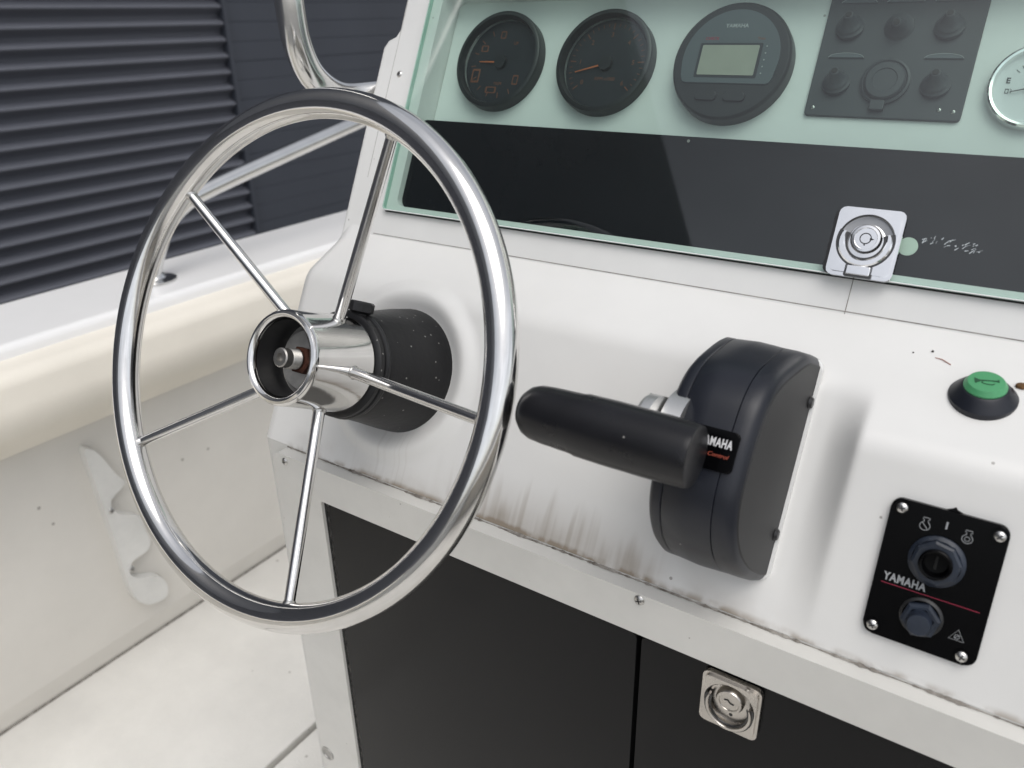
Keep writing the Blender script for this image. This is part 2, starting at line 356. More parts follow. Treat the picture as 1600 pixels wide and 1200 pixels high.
def resample(pts, n):
    L = [0]
    for a, b in zip(pts, pts[1:]): L.append(L[-1] + (b - a).length)
    o = []; j = 0
    for i in range(n):
        t = L[-1] * i / (n - 1)
        while j < len(L) - 2 and L[j + 1] < t: j += 1
        u = (t - L[j]) / max(1e-9, L[j + 1] - L[j]); o.append(pts[j].lerp(pts[j + 1], min(1, max(0, u))))
    return o
def sstep(a, b, x):
    t = min(1, max(0, (x - a) / (b - a))); return t * t * (3 - 2 * t)

# key lines of the console, metres: y forward, z up, camera height = 0
LIP_Y, LIP_Z = 0.4222, -0.3635
XL, XR = -0.592, 0.47
D28 = frame(0, LIP_Y, LIP_Z, 28)          # steep left part of the dash
D18 = frame(0, LIP_Y, LIP_Z, 18)          # block on the right
G = frame(0, 0.5635, -0.1665, 26.5)       # outer face of the window pane, s from its lower edge
KY, KZ = 0.5588, -0.190                   # crease between shelf and window frame
SH = frame(0, KY, KZ, 65)                 # shelf, slopes 25 degrees
DECK, GROUND = -1.15, -2.45

# ================================================================== SETTING: yard, building, boat
g = bmesh.new(); bmesh.ops.create_grid(g, x_segments=2, y_segments=2, size=250)
bmesh.ops.translate(g, vec=(0, 0, GROUND), verts=g.verts)
struct(finish(g, 'ground', 'concrete'))

bx = -3.8
bld = thing('warehouse', 'dark grey metal clad building beyond the boat, ribbed at left and flat at right', 'building', Matrix.Translation((bx, 0, GROUND)))
body = box(-12, -0.10, -30, 16, 0, 8.17); finish(body, 'wall', 'bldgflat', bld, smooth=0)
# one corrugation rib, extruded along y
Y0, Y1 = -30, 2.955
rib = bmesh.new(); prof = []; pitch = 0.0800
for d, u in ((0, 0), (0, .10), (.003, .18), (.014, .34), (.030, .48), (.0385, .56), (.0415, .61), (.0415, .66), (.037, .71), (.026, .80), (.013, .89), (.004, .95), (.001, .985)):
    prof.append((d, u * pitch))
va = [rib.verts.new((-0.07 + d, Y0, z)) for d, z in prof]; vb = [rib.verts.new((-0.07 + d, Y1, z)) for d, z in prof]
for i in range(len(va) - 1): rib.faces.new((va[i], vb[i], vb[i + 1], va[i + 1]))
rib.faces.new(vb)
rib_me = finish(rib, 'slat', 'bldg', bld, smooth=60, wn=False).data
z_off = (-0.3976 * 0.95 - GROUND) % pitch
first = [o for o in bld.children if o.name.startswith('slat')][0]; first.location.z = z_off
nrib = int(3.9 / pitch)
for k in range(1, nrib):
    o = bpy.data.objects.new('slat', rib_me); COL.objects.link(o); o.parent = bld; o.location.z = z_off + k * pitch
# flat boards right of the louvred part
ph = 0.098; pb = box(-0.095, -0.062, Y1 + 0.03, 16, 0, ph - 0.0008, 0.0022, seg=1)
pme = finish(pb, 'board', 'bldgflat', bld, smooth=30).data
for k in range(1, 40):
    o = bpy.data.objects.new('board', pme); COL.objects.link(o); o.parent = bld; o.location.z = k * ph; o.location.x = random.uniform(-.0008, .0008)
finish(box(-0.10, -0.022, Y1 + 0.004, Y1 + 0.028, 0, 3.9, 0.002), 'edge_trim', 'bldgflat', bld)
finish(box(-0.10, -0.030, -30, 16, 3.93, 4.02, 0.004), 'flashing', 'bldgflat', bld)

# boat interior: one moulded liner each side
def extrude_y(prof, y0, y1, name, m, parent=None, sm=40, close=False, n=2):
    bm = bmesh.new(); R = []
    for k in range(n):
        y = y0 + (y1 - y0) * k / (n - 1); R.append([bm.verts.new((x, y, z)) for x, z in prof])
    for A, B in zip(R, R[1:]):
        for i in range(len(prof) - (0 if close else 1)):
            j = (i + 1) % len(prof); bm.faces.new((A[i], A[j], B[j], B[i]))
    if close: bm.faces.new(R[0]); bm.faces.new(R[-1][::-1])
    return finish(bm, name, m, parent, smooth=sm)
BY0, BY1 = -2.2, 3.4
SXC = -0.05      # centreline of the boat
def side(mir):
    f = (lambda x: x) if mir == 0 else (lambda x: 2 * SXC - x)
    hull = thing('hull_side', ('cream inner hull side at the left with the padded coaming above it' if mir == 0 else 'cream inner hull side on the starboard side of the boat'), 'hull side', Matrix.Identity(4))
    gp = fillet([Vector((-1.475, -0.54)), Vector((-1.475, -0.433)), Vector((-1.268, -0.437)), Vector((-1.258, -0.470)), Vector((-1.262, -0.490))], [0, .012, .016, 0, 0], 7)
    extrude_y([(f(p.x), p.y) for p in gp], BY0, BY1, 'gunwale', 'gunwale', hull)
    bp = fillet([Vector((-1.268, -0.4555)), Vector((-1.216, -0.464)), Vector((-1.196, -0.545)), Vector((-1.270, -0.612)), Vector((-1.300, -0.618))], [0, .03, .06, .02, 0], 8)
    extrude_y([(f(p.x), p.y) for p in bp], BY0, BY1, 'padded_coaming', 'bolster', hull)
    sp = fillet([Vector((-1.298, -0.60)), Vector((-1.343, -1.10)), Vector((-1.3565, DECK + 0.0005))], [0, .06, 0], 8)
    extrude_y([(f(p.x), p.y) for p in sp], BY0, BY1, 'liner', 'liner', hull)
    ob = fillet([Vector((-1.476, -0.50)), Vector((-1.50, -0.9)), Vector((-1.32, -1.6)), Vector((-0.9, -2.0)), Vector((-0.06, -2.25))], [0, .1, .3, .3, 0], 6)
    extrude_y([(f(p.x), p.y) for p in ob], BY0, BY1, 'outer_skin', 'hull', hull)
    return hull
port = side(0); side(1)
tr = box(-1.475, 2 * SXC + 1.475, BY0 - 0.06, BY0, -1.9, -0.45, 0.01); tag(finish(tr, 'transom', 'hull'), 'white transom wall closing the stern behind the camera', 'transom')
dk = bmesh.new()
# outboard strip of deck, a groove, then the slightly lower walkway round the console
box(-1.3560, -0.9020, BY0, BY1, DECK - 0.03, DECK, 0.004, dk)
struct(finish(dk, 'deck', 'deck'))
dk = box(-0.8930, 1.26, BY0, BY1, DECK - 0.03, DECK - 0.004, 0.004)
struct(finish(dk, 'walkway', 'deck'))
struct(finish(box(-1.37, 1.27, BY0, BY1, DECK - 0.06, DECK - 0.031), 'deck_bed', 'grime', smooth=0))
# dirt line where liner meets deck
sm_ = bmesh.new(); prv = None
for k in range(260):
    y = BY0 + (BY1 - BY0) * k / 259; wv = 0.0012 + 0.0016 * abs(noise.noise(Vector((y * 14, 0, 0))))
    a = sm_.verts.new((-1.3545, y, DECK + 0.0025 + wv)); b = sm_.verts.new((-1.3545 + 0.001 + wv * 1.2, y, DECK + 0.0008)); 
    if prv: sm_.faces.new((prv[0], prv[1], b, a))
    prv = (a, b)
o = finish(sm_, 'deck_seam', 'grime', port, smooth=0)

# scalloped rod rack on the hull side
rack_pts = [(0.568, -0.662), (0.588, -0.674), (0.613, -0.733), (0.627, -0.757), (0.612, -0.767), (0.596, -0.774), (0.589, -0.789), (0.596, -0.808), (0.620, -0.826), (0.640, -0.842), (0.644, -0.873), (0.651, -0.908), (0.640, -0.926), (0.618, -0.926), (0.603, -0.934), (0.598, -0.948), (0.604, -0.964), (0.622, -0.979), (0.655, -0.999), (0.668, -1.037), (0.659, -1.058), (0.625, -1.050), (0.597, -1.007), (0.585, -0.868), (0.573, -0.730)]
rk = thing('rod_rack', 'cream plastic rod rack with three scalloped hooks on the inner hull side', 'rod rack', Matrix(((0, 0.09, 1, -1.244), (1, 0, 0, 0), (0, 1, -0.09, 0), (0, 0, 0, 1))))
sp_ = smooth_path([(y, z, 0) for y, z in rack_pts], 4, True)
finish(prism([(p.x, p.y) for p in sp_], -0.006, 0.019, 0.0025), 'rack_plate', 'rack', rk)
for y, z in ((0.590, -0.800), (0.604, -0.945)): screw(rk, y, z, 0.0185, 0.006, 'steel')

# rail on the gunwale
rl = smooth_path([(-1.36, 0.803, -0.436), (-1.36, 0.805, -0.415), (-1.36, 0.817, -0.391), (-1.36, 0.850, -0.341), (-1.36, 0.899, -0.308), (-1.36, 0.965, -0.290), (-1.36, 1.125, -0.259), (-1.36, 1.366, -0.214), (-1.36, 1.8, -0.135), (-1.30, 2.6, -0.03), (-1.2, 3.3, 0.0)], 10)
ro = thing('bow_rail', 'long stainless rail rising from the gunwale behind the wheel', 'handrail', Matrix.Identity(4))
finish(tube(rl, 0.0165, 24), 'pipe', 'rail', ro)
finish(lathe([(0.040, 0), (0.040, 0.003), (0.022, 0.006), (0.0165, 0.014)], 32, mtx=Matrix.Translation((-1.362, 0.806, -0.4350))), 'foot', 'rail', ro)

# ================================================================== HELM CONSOLE
con = thing('helm_console', 'white moulded helm console with glazed instrument box and black cabinet doors', 'console', Matrix.Identity(4))
# --- dash moulding
NV = 110
tK = Vector((KY, KZ)); t25 = math.tan(math.radians(25))
def corner(tilt):   # where the sloping face meets the shelf plane, (y,z)
    k = math.tan(math.radians(tilt)); # y = LIP_Y + (z-LIP_Z)*k ; z = KZ - (KY-y)*t25
    y = (LIP_Y + (KZ - KY * t25 - LIP_Z) * k) / (1 - t25 * k); return Vector((y, KZ - (KY - y) * t25))
PLf = resample(fillet([Vector((LIP_Y, LIP_Z)), corner(28), tK], [0, 0.030, 0], 14), NV)
PRt = resample(fillet([Vector((LIP_Y, LIP_Z)), corner(18), tK], [0, 0.024, 0], 14), NV)
xs = []; x = XL
while x < XR:
    xs.append(x)
    e = min(x - XL, XR - x)
    x += 0.0015 if e < 0.035 else (0.0022 if (-0.53 < x < -0.34 or -0.10 < x < -0.03) else 0.006)
xs.append(XR)
cb = Vector((-0.4405, 0.0965))   # centre of the column boss in (x, w)
dm = bmesh.new(); cols = []
for x in xs:
    c = []
    for v in range(NV):
        tt = min(1.3, max(0, (x + 0.089 + 0.004 * (1 - v / NV)) / 0.023)); g_ = tt ** 1.9      # wide hollow at the foot, tight shoulder
        kk = 0.22; hh = max(kk - abs(g_ - 1.0), 0) / kk; f = min(1.0, min(g_, 1.0) - hh * hh * kk * 0.25)
        p = PLf[v].lerp(PRt[v], f)
        a = PLf[max(0, v - 1)].lerp(PRt[max(0, v - 1)], f); b = PLf[min(NV - 1, v + 1)].lerp(PRt[min(NV - 1, v + 1)], f)
        t = (b - a).normalized(); nrm = Vector((-t.y, t.x))           # outward: aft and up
        wv = (p.x - LIP_Y) * math.sin(math.radians(28)) + (p.y - LIP_Z) * math.cos(math.radians(28))
        off = 0
        if x < -0.3:
            rr = math.hypot(x - cb.x, (wv - cb.y))
            off += 0.0050 * (1 - sstep(0.068, 0.084, rr)) * sstep(0.0, 0.030, wv)
            off -= 0.0075 * (1 - sstep(0.050, 0.070, rr)) * sstep(0.0, 0.030, wv)
        off += 0.0006 * noise.noise(Vector((x * 9, wv * 9, 3)))
        e = min(x - XL, XR - x); R_ = 0.020
        if e < R_: off -= R_ - math.sqrt(max(0, R_ * R_ - (R_ - e) ** 2))
        c.append(dm.verts.new((x, p.x + nrm.x * off, p.y + nrm.y * off)))
    cols.append(c)
for A, B in zip(cols, cols[1:]):
    for v in range(NV - 1): dm.faces.new((A[v], B[v], B[v + 1], A[v + 1]))
for c, sgn in ((cols[0], 1), (cols[-1], -1)):      # side walls running forward
    far = [dm.verts.new((v.co.x, 1.10, v.co.z)) for v in c]
    for v in range(NV - 1): dm.faces.new((c[v], c[v + 1], far[v + 1], far[v]) if sgn > 0 else (c[v], far[v], far[v + 1], c[v + 1]))
bot = cols[0][0].co.z
finish(dm, 'dash_moulding', 'dash', con, smooth=50, wn=False)
# --- cove where the shelf sweeps up into the left window post
cv = bmesh.new(); d1 = Vector((-math.cos(math.radians(25)), -math.sin(math.radians(25)))); d2 = Vector((math.sin(math.radians(26.5)), math.cos(math.radians(26.5))))
nf = Vector((-math.cos(math.radians(26.5)), math.sin(math.radians(26.5)))) ; L_ = 0.019; rows = []
xc = XL
while xc < -0.535:
    wgt = (1 - sstep(-0.558, -0.540, xc)); e = xc - XL; dn = (0.020 - math.sqrt(max(0, 0.0004 - (0.020 - e) ** 2))) if e < 0.020 else 0
    row = []
    for j in range(13):
        t = j / 12; q = Vector((KY, KZ)) + (d1 * (L_ * (1 - t) ** 2) + d2 * (L_ * 1.1 * t ** 2)) * max(wgt, .02) + (nf * (0.0006 * wgt - 0.0008)) * 1
        nn = (Vector((-math.sin(math.radians(25)), math.cos(math.radians(25)))) * (1 - t) + nf * t).normalized()
        q -= nn * dn * (1 - 0.55 * t)
        row.append(cv.verts.new((xc, q.x, q.y)))
    rows.append(row); xc += 0.0015
for A, B in zip(rows, rows[1:]):
    for j in range(12): cv.faces.new((A[j], B[j], B[j + 1], A[j + 1]))
finish(cv, 'post_cove', 'trim', con, smooth=60, wn=False)
# --- lower body behind the door frame
lb = bmesh.new()
R_ = 0.020; sec = []
for k in range(9):
    a = PI / 2 * k / 8; sec.append((XL + R_ - R_ * math.cos(a), LIP_Y + R_ - R_ * math.sin(a)))
sec2 = [(XL, 1.10)] + sec + [(XR - R_ + R_ * math.sin(PI / 2 * k / 8), LIP_Y + R_ - R_ * math.cos(PI / 2 * k / 8)) for k in range(9)] + [(XR, 1.10)]
lb_t = [lb.verts.new((x, y, LIP_Z - 0.0002)) for x, y in sec2]; lb_b = [lb.verts.new((x, y, DECK)) for x, y in sec2]
for i in range(len(sec2) - 1): lb.faces.new((lb_t[i], lb_t[i + 1], lb_b[i + 1], lb_b[i]))
M['body'] = mat('console_body_gelcoat', (0.66, 0.655, 0.63), 0.35, nscale=8, namt=0.07, specks=50)
finish(lb, 'console_body', 'body', con, smooth=50, wn=False)
finish(box(XL + .002, XR - .002, 1.10, 1.104, DECK, -0.10), 'forward_wall', 'hull', con)
# --- door frame: white board with one opening
FY = 0.4095          # front of the frame
fr_ = thing  # (alias kept short)
FT, FB = -0.3655, -1.10
dfm = Matrix(((1, 0, 0, 0), (0, 0, -1, LIP_Y + 0.001), (0, 1, 0, 0), (0, 0, 0, 1)))   # local x, y=z(world), z = aft
def door_obj(bm, name, m, parent=con, **k):
    bmesh.ops.transform(bm, matrix=dfm, verts=bm.verts); return finish(bm, name, m, parent, **k)
FX0, FX1 = -0.5585, 0.455
outer = rrect(FX1 - FX0, FT - FB, 0.012, 8, (FX0 + FX1) / 2, (FT + FB) / 2)
inner = rrect(0.41 + 0.4985, 0.68, 0.0025, 8, (0.41 - 0.4985) / 2, -0.4010 - 0.34)
th = LIP_Y + 0.001 - FY
df = ringprism(outer, inner, 0.0, th, 0.0060)
for v in df.verts:   # slightly wavy hand-fitted board
    v.co.z += 0.0006 * noise.noise(Vector((v.co.x * 7, v.co.y * 7, 0)))
door_obj(df, 'door_frame', 'frame')
# recess backing, dark sealant round the opening
door_obj(box(-0.4982, 0.4097, -1.078, -0.4012, 0.0002, 0.0012), 'recess_back', 'gap', smooth=0)
gk = bmesh.new(); prev = None
for k in range(240):
    z = -0.4013 - 0.67 * k / 239; wv = 0.0028 + 0.0012 * noise.noise(Vector((0, z * 160, 0))) + 0.0006 * noise.noise(Vector((3, z * 600, 0)))
    a = gk.verts.new((-0.4986 - 0.0004 + 0.0 * wv - 0.5 * max(0, wv - .0026), z, th - 0.0030)); b = gk.verts.new((-0.4985 + wv, z, th - 0.0034))
    if prev: gk.faces.new((prev[0], prev[1], b, a))
    prev = (a, b)
door_obj(gk, 'opening_seal', 'gap', smooth=0)
def door(x0, x1, tilt_r, label):
    o = door_obj(prism(rrect(x1 - x0, 0.66, 0.004, 5, (x0 + x1) / 2, -0.4032 - 0.33), 0.0016, th - 0.0022, 0.0009), 'cabinet_door', 'doorblk')
    o['label'] = label; return o
dl = door(-0.4930, -0.1802, 0, 'wide black door left of the gap, without a latch')
dr = door(-0.1762, 0.4060, 0, 'black door right of the gap, carrying a latch')
# screws of the frame
def fscrew(x, z, r):
    sc = screw(None, 0, 0, 0.0, r, 'steel'); sc.parent = con
    sc.matrix_world = Matrix(((1, 0, 0, x), (0, 0, -1, FY - 0.0004), (0, 1, 0, z), (0, 0, 0, 1)))
fscrew(-0.5410, -0.3722, 0.0038); fscrew(-0.1789, -0.3705, 0.0040); fscrew(0.18, -0.3715, 0.0040)
pl_ = lathe([(0.009, 0), (0.0088, 0.0012), (0.0065, 0.0014), (0.006, 0.0004), (0, 0.0004)], 24, mtx=Matrix(((1, 0, 0, -0.5485), (0, 0, -1, FY), (0, 1, 0, -0.758), (0, 0, 0, 1))))
finish(pl_, 'screw_plug', 'washer', con)
# ragged grime and cracked filler along the top edge of the frame
cr = bmesh.new(); prev = None; nk = 620
for k in range(nk):
    x = FX0 + 0.008 + (FX1 - FX0 - 0.02) * k / (nk - 1)
    n1 = noise.noise(Vector((x * 40, 0, 0))); n2 = noise.noise(Vector((x * 260, 5, 0)))
    wv = max(0.0, 0.0006 + 0.0012 * n1 + 0.0010 * n2)
    a = cr.verts.new((x, LIP_Y + 0.0002, FT + 0.0008 + wv)); b = cr.verts.new((x, LIP_Y - 0.0004 - wv * 1.1, FT + 0.0003))
    if prev: cr.faces.new((prev[0], prev[1], b, a))
    prev = (a, b)
finish(cr, 'filler_crack', 'grime', con, smooth=0)
# --- window frame (white surround, one plate with opening) and instrument box
T265 = math.radians(26.5)
hF = -0.0046
# outline of the surround with the step in its left edge
ol = [(XL, -0.032), (XR, -0.032), (XR, 0.34), (-0.575, 0.34), (-0.575, 0.1755), (-0.578, 0.1705), (-0.587, 0.1675), (XL, 0.162)]
wx0, wx1, ws0, ws1 = -0.5245, 0.40, 0.0060, 0.214
hole = rrect(wx1 - wx0, ws1 - ws0, 0.009, 6, (wx0 + wx1) / 2, (ws0 + ws1) / 2)
pf = bmesh.new()
def loop_fill(bm, ptsO, ptsI, z):
    vo = [bm.verts.new((x, y, z)) for x, y in ptsO]; vi = [bm.verts.new((x, y, z)) for x, y in ptsI]
    eo = [bm.edges.new((vo[i], vo[(i + 1) % len(vo)])) for i in range(len(vo))]; ei = [bm.edges.new((vi[i], vi[(i + 1) % len(vi)])) for i in range(len(vi))]
    bmesh.ops.triangle_fill(bm, use_beauty=True, use_dissolve=False, edges=eo + ei, normal=(0, 0, 1))
    return vo, vi
hR = 0.012
olo = [(XL + hR * 0.8 if x < -0.57 and i in (0, 7) else x, s) for i, (x, s) in enumerate(ol)]
olo = [(XL + 0.008, -0.032), (XR - 0.008, -0.032), (XR - 0.008, 0.34), (-0.568, 0.34), (-0.568, 0.1775), (-0.572, 0.170), (-0.580, 0.166), (XL + 0.008, 0.158)]
vo, vi = loop_fill(pf, olo, hole, hF)
# rounded shoulder to the outer outline, then the sides going forward
prevl = vo
for ox, oh in ((0.35, 0.0012), (0.75, 0.0045), (1.0, 0.010), (1.0, 0.26)):
    cur = [pf.verts.new((a[0] + (b[0] - a[0]) * ox, a[1] + (b[1] - a[1]) * ox, hF - oh)) for a, b in zip(olo, ol)]
    for i in range(len(cur)): pf.faces.new((prevl[i], prevl[(i + 1) % len(cur)], cur[(i + 1) % len(cur)], cur[i]))
    prevl = cur
inn = [pf.verts.new((x, y, -0.0345)) for x, y in hole]
for i in range(len(hole)): pf.faces.new((vi[i], inn[i], inn[(i + 1) % len(hole)], vi[(i + 1) % len(hole)]))
wf = finish(pf, 'window_surround', 'trim', con, smooth=40); wf.matrix_world = G
# raised bead that runs up the left post
sb = finish(box(-0.5687, -0.5684, 0.03, 0.3, hF - 0.001, hF + 0.0002), 'joint_line', 'seamgrey', con, smooth=0); sb.matrix_world = G
sb = finish(box(-0.1040, -0.1035, -0.0295, 0.006, hF - 0.001, hF + 0.0002), 'joint_line', 'grime', con, smooth=0); sb.matrix_world = G
# soft sealant bead in the crease
o = finish(tube([(x, KY - 0.0012, KZ + 0.0000) for x in (-0.545, -0.2, XR - 0.02)], [0.0008] * 3, 8), 'crease_bead', 'seamgrey', con)
sc = screw(None, 0, 0, 0, 0.0033, 'steel'); sc.parent = con; sc.matrix_world = on(G, -0.558, 0.1332, hF)
# inner panels
ip = prism([(wx0 + .0005, 0.075), (wx1, 0.075), (wx1, ws1 + .02), (wx0 + .0005, ws1 + .02)], -0.034, -0.030); o = finish(ip, 'gauge_panel', 'dash_in', con, smooth=0); o.matrix_world = G
ac = prism(rrect(wx1 - wx0 - 0.0012, 0.0862 - 0.0004, 0.008, 6, (wx0 + wx1) / 2, 0.0064 + 0.0429), -0.0135, -0.0105, 0.0008); o = finish(ac, 'black_lower_panel', 'acr', con); o.matrix_world = G

# --- glass lid
win = thing('window_lid', 'green tinted glass lid over the instrument box of the console', 'glass lid', G)
gx0, gx1, gs1 = -0.5368, 0.415, 0.250
gp_ = prism(rrect(gx1 - gx0, gs1, 0.004, 4, (gx0 + gx1) / 2, gs1 / 2), 0, 0, 0)
gp_.free()
pane = bmesh.new(); vs = [pane.verts.new((x, y, 0)) for x, y in rrect(gx1 - gx0, gs1, 0.004, 4, (gx0 + gx1) / 2, gs1 / 2)]; pane.faces.new(vs)
me = bpy.data.meshes.new('pane'); pane.to_mesh(me); pane.free(); link(me, 'pane', 'pane', win, smooth=0)
# polished edge band of the pane, 6 mm deep
oe = rrect(gx1 - gx0, gs1, 0.004, 4, (gx0 + gx1) / 2, gs1 / 2); ie = rrect(gx1 - gx0 - 0.002, gs1 - 0.002, 0.0035, 4, (gx0 + gx1) / 2, gs1 / 2)
finish(ringprism(oe, ie, -0.0043, 0.0003, 0.0), 'glass_edge', 'glassedge', win, smooth=0)
finish(tube([(gx0 + 0.003, 0.0002, 0.0001), (-0.1, 0.0002, 0.0001), (gx1 - 0.003, 0.0002, 0.0001)], 0.0005, 8), 'painted_highlight', 'white', win)  # white tube, a painted highlight along the lower glass edge
finish(box(gx0 + 0.002, gx1 - 0.002, -0.0011, -0.0003, -0.0044, -0.0030), 'dark_seam', 'gap', win, smooth=0)  # thin dark line along the seam under the glass
# scratches to the right of the latch
random.seed(11); scb = bmesh.new()
for k in range(34):
    cx_ = random.choice([-0.066, -0.058, -0.050, -0.044, -0.034]) + random.uniform(-.004, .004); cs = 0.031 - (cx_ + 0.066) * 0.08 + random.uniform(-.0025, .003)
    L_ = random.uniform(.0008, .0038); a = random.uniform(0.2, 1.3); wd = random.uniform(.00012, .0004)
    prism([(-L_ / 2, -wd), (L_ / 2, -wd * .4), (L_ / 2, wd * .4), (-L_ / 2, wd)], 0.0001, 0.0002, 0, scb, mtx=Matrix.Translation((cx_, cs, 0)) @ Matrix.Rotation(a, 4, 'Z'))
o = finish(scb, 'scratch_marks', 'chalk', win, smooth=0); o['kind'] = 'stuff'
finish(lathe([(0.0062, 0), (0.0062, 0.0008), (0, 0.0010)], 28, mtx=Matrix.Translation((-0.0760, 0.0270, -0.0098))), 'keeper_hole', 'pale', win)

# ================================================================== flush latches
def flush_latch(fr, W, H, mt, label, style):
    t = thing('flush_latch', label, 'latch', fr, 'flush latches of the console')
    n = 8; r = W * 0.43; cy = H * 0.02
    def dense(o, k=72):
        c_ = [Vector((p[0], p[1], 0)) for p in o]; c_.append(c_[0].copy()); return [(p.x, p.y) for p in resample(c_, k + 1)[:-1]]
    op = dense(rrect(W, H, 0.0045, 7))
    nn = len(op); ip_ = []
    for i in range(nn):
        a = math.atan2(op[i][1] - cy, op[i][0]); ip_.append((r * math.cos(a), cy + r * math.sin(a)))
    op2 = dense(rrect(W - 0.0042, H - 0.0048, 0.0032, 7)); op2 = [(x, y + 0.0004) for x, y in op2]
    finish(prism(op, 0, 0.0014, 0.0002), 'plate', mt, t); finish(ringprism(op, ip_, 0.0013, 0.0036, 0.0012), 'plate_rim', mt, t); finish(ringprism(op2, ip_, 0.0034, 0.0054, 0.0008), 'raised_face', mt, t)
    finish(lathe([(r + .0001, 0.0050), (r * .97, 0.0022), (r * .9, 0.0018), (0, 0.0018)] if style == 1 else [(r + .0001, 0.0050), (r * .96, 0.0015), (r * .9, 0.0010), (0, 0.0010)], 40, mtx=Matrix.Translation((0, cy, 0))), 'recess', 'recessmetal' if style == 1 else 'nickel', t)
    if style == 1: finish(lathe([(r * .70, 0.0018), (r * .68, 0.0034), (r * .60, 0.0038), (0, 0.0038)], 40, mtx=Matrix.Translation((0, cy - r * .02, 0))), 'barrel_seat', mt, t)
    # dark line of the recess
    finish(tube([(p[0], p[1], 0.0046) for p in circ(r * .985, 48, 0, cy)], 0.00055, 6, True), 'recess_shadow_gap', 'darkmetal', t)
    # U shaped lift ring, hinged at the sides
    R2 = r * (0.82 if style == 1 else 0.90); dy = 0 if style == 1 else -H * 0.06
    path = []
    for k in range(25):
        a = math.radians(205 + (335 - 205) * k / 24) if False else math.radians(158 + (382 - 158) * k / 24)
        path.append((R2 * math.cos(a) * (1.0 if style == 1 else 0.95), cy + dy + R2 * math.sin(a) * (1.0 if style == 1 else 1.08), 0.0046))
    rb = bmesh.new(); m_ = len(path); prev = None
    wd = r * (0.26 if style == 1 else 0.16)
    P = [Vector(p) for p in path]
    rings = []
    for i in range(m_):
        d = (P[min(i + 1, m_ - 1)] - P[max(i - 1, 0)]).normalized(); sd_ = Vector((-d.y, d.x, 0))
        tp = min(1, min(i, m_ - 1 - i) / 4) ** .6
        ww = wd * (0.45 + 0.55 * tp)
        rings.append([rb.verts.new(P[i] + sd_ * (ww * u) + Vector((0, 0, h))) for u, h in ((-.5, -.002), (-.5, .0012), (-.30, .0021), (.30, .0021), (.5, .0012), (.5, -.002))])
    for A, B in zip(rings, rings[1:]):
        for k in range(6): rb.faces.new((A[k], A[(k + 1) % 6], B[(k + 1) % 6], B[k]))
    rb.faces.new(rings[0]); rb.faces.new(rings[-1][::-1])
    finish(rb, 'lift_ring', mt, t)
    gb_ = bmesh.new(); rr_ = []
    for i in range(m_):     # dark band round the ring, shade of its sides painted in
        d = (P[min(i + 1, m_ - 1)] - P[max(i - 1, 0)]).normalized(); sd_ = Vector((-d.y, d.x, 0)); rr_.append([gb_.verts.new(P[i] + sd_ * (wd * u) + Vector((0, 0, h))) for u, h in ((-.78, -.0010), (-.78, .00085), (.78, .00085), (.78, -.0010))])
    for A, B in zip(rr_, rr_[1:]):
        for k in range(3): gb_.faces.new((A[k], A[k + 1], B[k + 1], B[k]))
    finish(gb_, 'ring_shade_band', 'darkmetal', t, smooth=0)
    # lock barrel
    br = r * 0.50; by = cy + r * (0.10 if style == 1 else 0.22)
    bar = finish(lathe([(br * 1.12, 0.003 if style == 1 else 0.001), (br * 1.10, 0.0045), (br * 0.98, 0.0062), (br * 0.80, 0.0064), (br * 0.77, 0.0058), (0, 0.0058)], 40, mtx=Matrix.Translation((0, by, 0))), 'lock_barrel', mt, t)
    kb = bmesh.new()
    if style == 1:
        ringprism(circ(br * .42, 28, -.0002, by), circ(br * .35, 28, -.0002, by), 0.0058, 0.00605, 0, kb)
        prism([(br * .28, by - br * .12), (br * .58, by - br * .02), (br * .28, by + br * .10)], 0.0058, 0.0061, 0, kb)
        prism([(-br * .10, by - br * .5), (br * .04, by - br * .55), (br * .02, by - br * .38)], 0.0058, 0.0061, 0, kb)
    else:
        for a, b in (((-.38, .10), (-.12, .18)), ((-.12, .18), (.10, -.06)), ((.10, -.06), (.40, -.10))):
            p, q = Vector((a[0] * br, by + a[1] * br, .0059)), Vector((b[0] * br, by + b[1] * br, .0059)); tube([p, q], 0.00055, 6, False, kb)
    finish(kb, 'key_slot', 'blk', bar, smooth=0)
    if style == 1:
        finish(prism(rrect(W * .36, H * .13, 0.0008, 3, 0, -H * .405), 0.0020, 0.0064, 0.0006), 'finger_tab', mt, t)
        finish(prism(rrect(W * .42, H * .17, 0.0008, 3, 0, -H * .41), 0.0018, 0.0054, 0.0002), 'tab_gap', 'darkmetal', t)
        finish(prism(rrect(W + 0.0004, H - 0.002, 0.0045, 5, -0.0024, 0), -0.0014, 0.0016, 0), 'gasket', 'blk', t)
    else:
        finish(lathe([(0, 0.0065), (0.0016, 0.0060), (0.0019, 0.0045)], 18, mtx=Matrix.Translation((W * .26, H * .43, 0))), 'rivet', mt, t)
        finish(lathe([(0, 0.0016), (0.0013, 0.0015), (0.0013, 0.001)], 14, mtx=Matrix.Translation((0.001, cy - r * .62, 0))), 'drain_hole', 'blk', t)
    return t
flush_latch(on(G, -0.1003, 0.0225, 0.0016), 0.0425, 0.0475, 'plated', 'bright chrome square latch with round key barrel on the glass lid edge', 1)
doorF = Matrix(((1, 0, 0, 0), (0, 0, -1, LIP_Y + 0.001 - th + 0.0022 - 0.0012), (0, 1, 0, 0), (0, 0, 0, 1)))
flush_latch(doorF @ Matrix.Translation((-0.1078, -0.4262, 0)), 0.0405, 0.0445, 'nickel', 'dull nickel square latch with wavy key slot on the black cabinet door', 2)

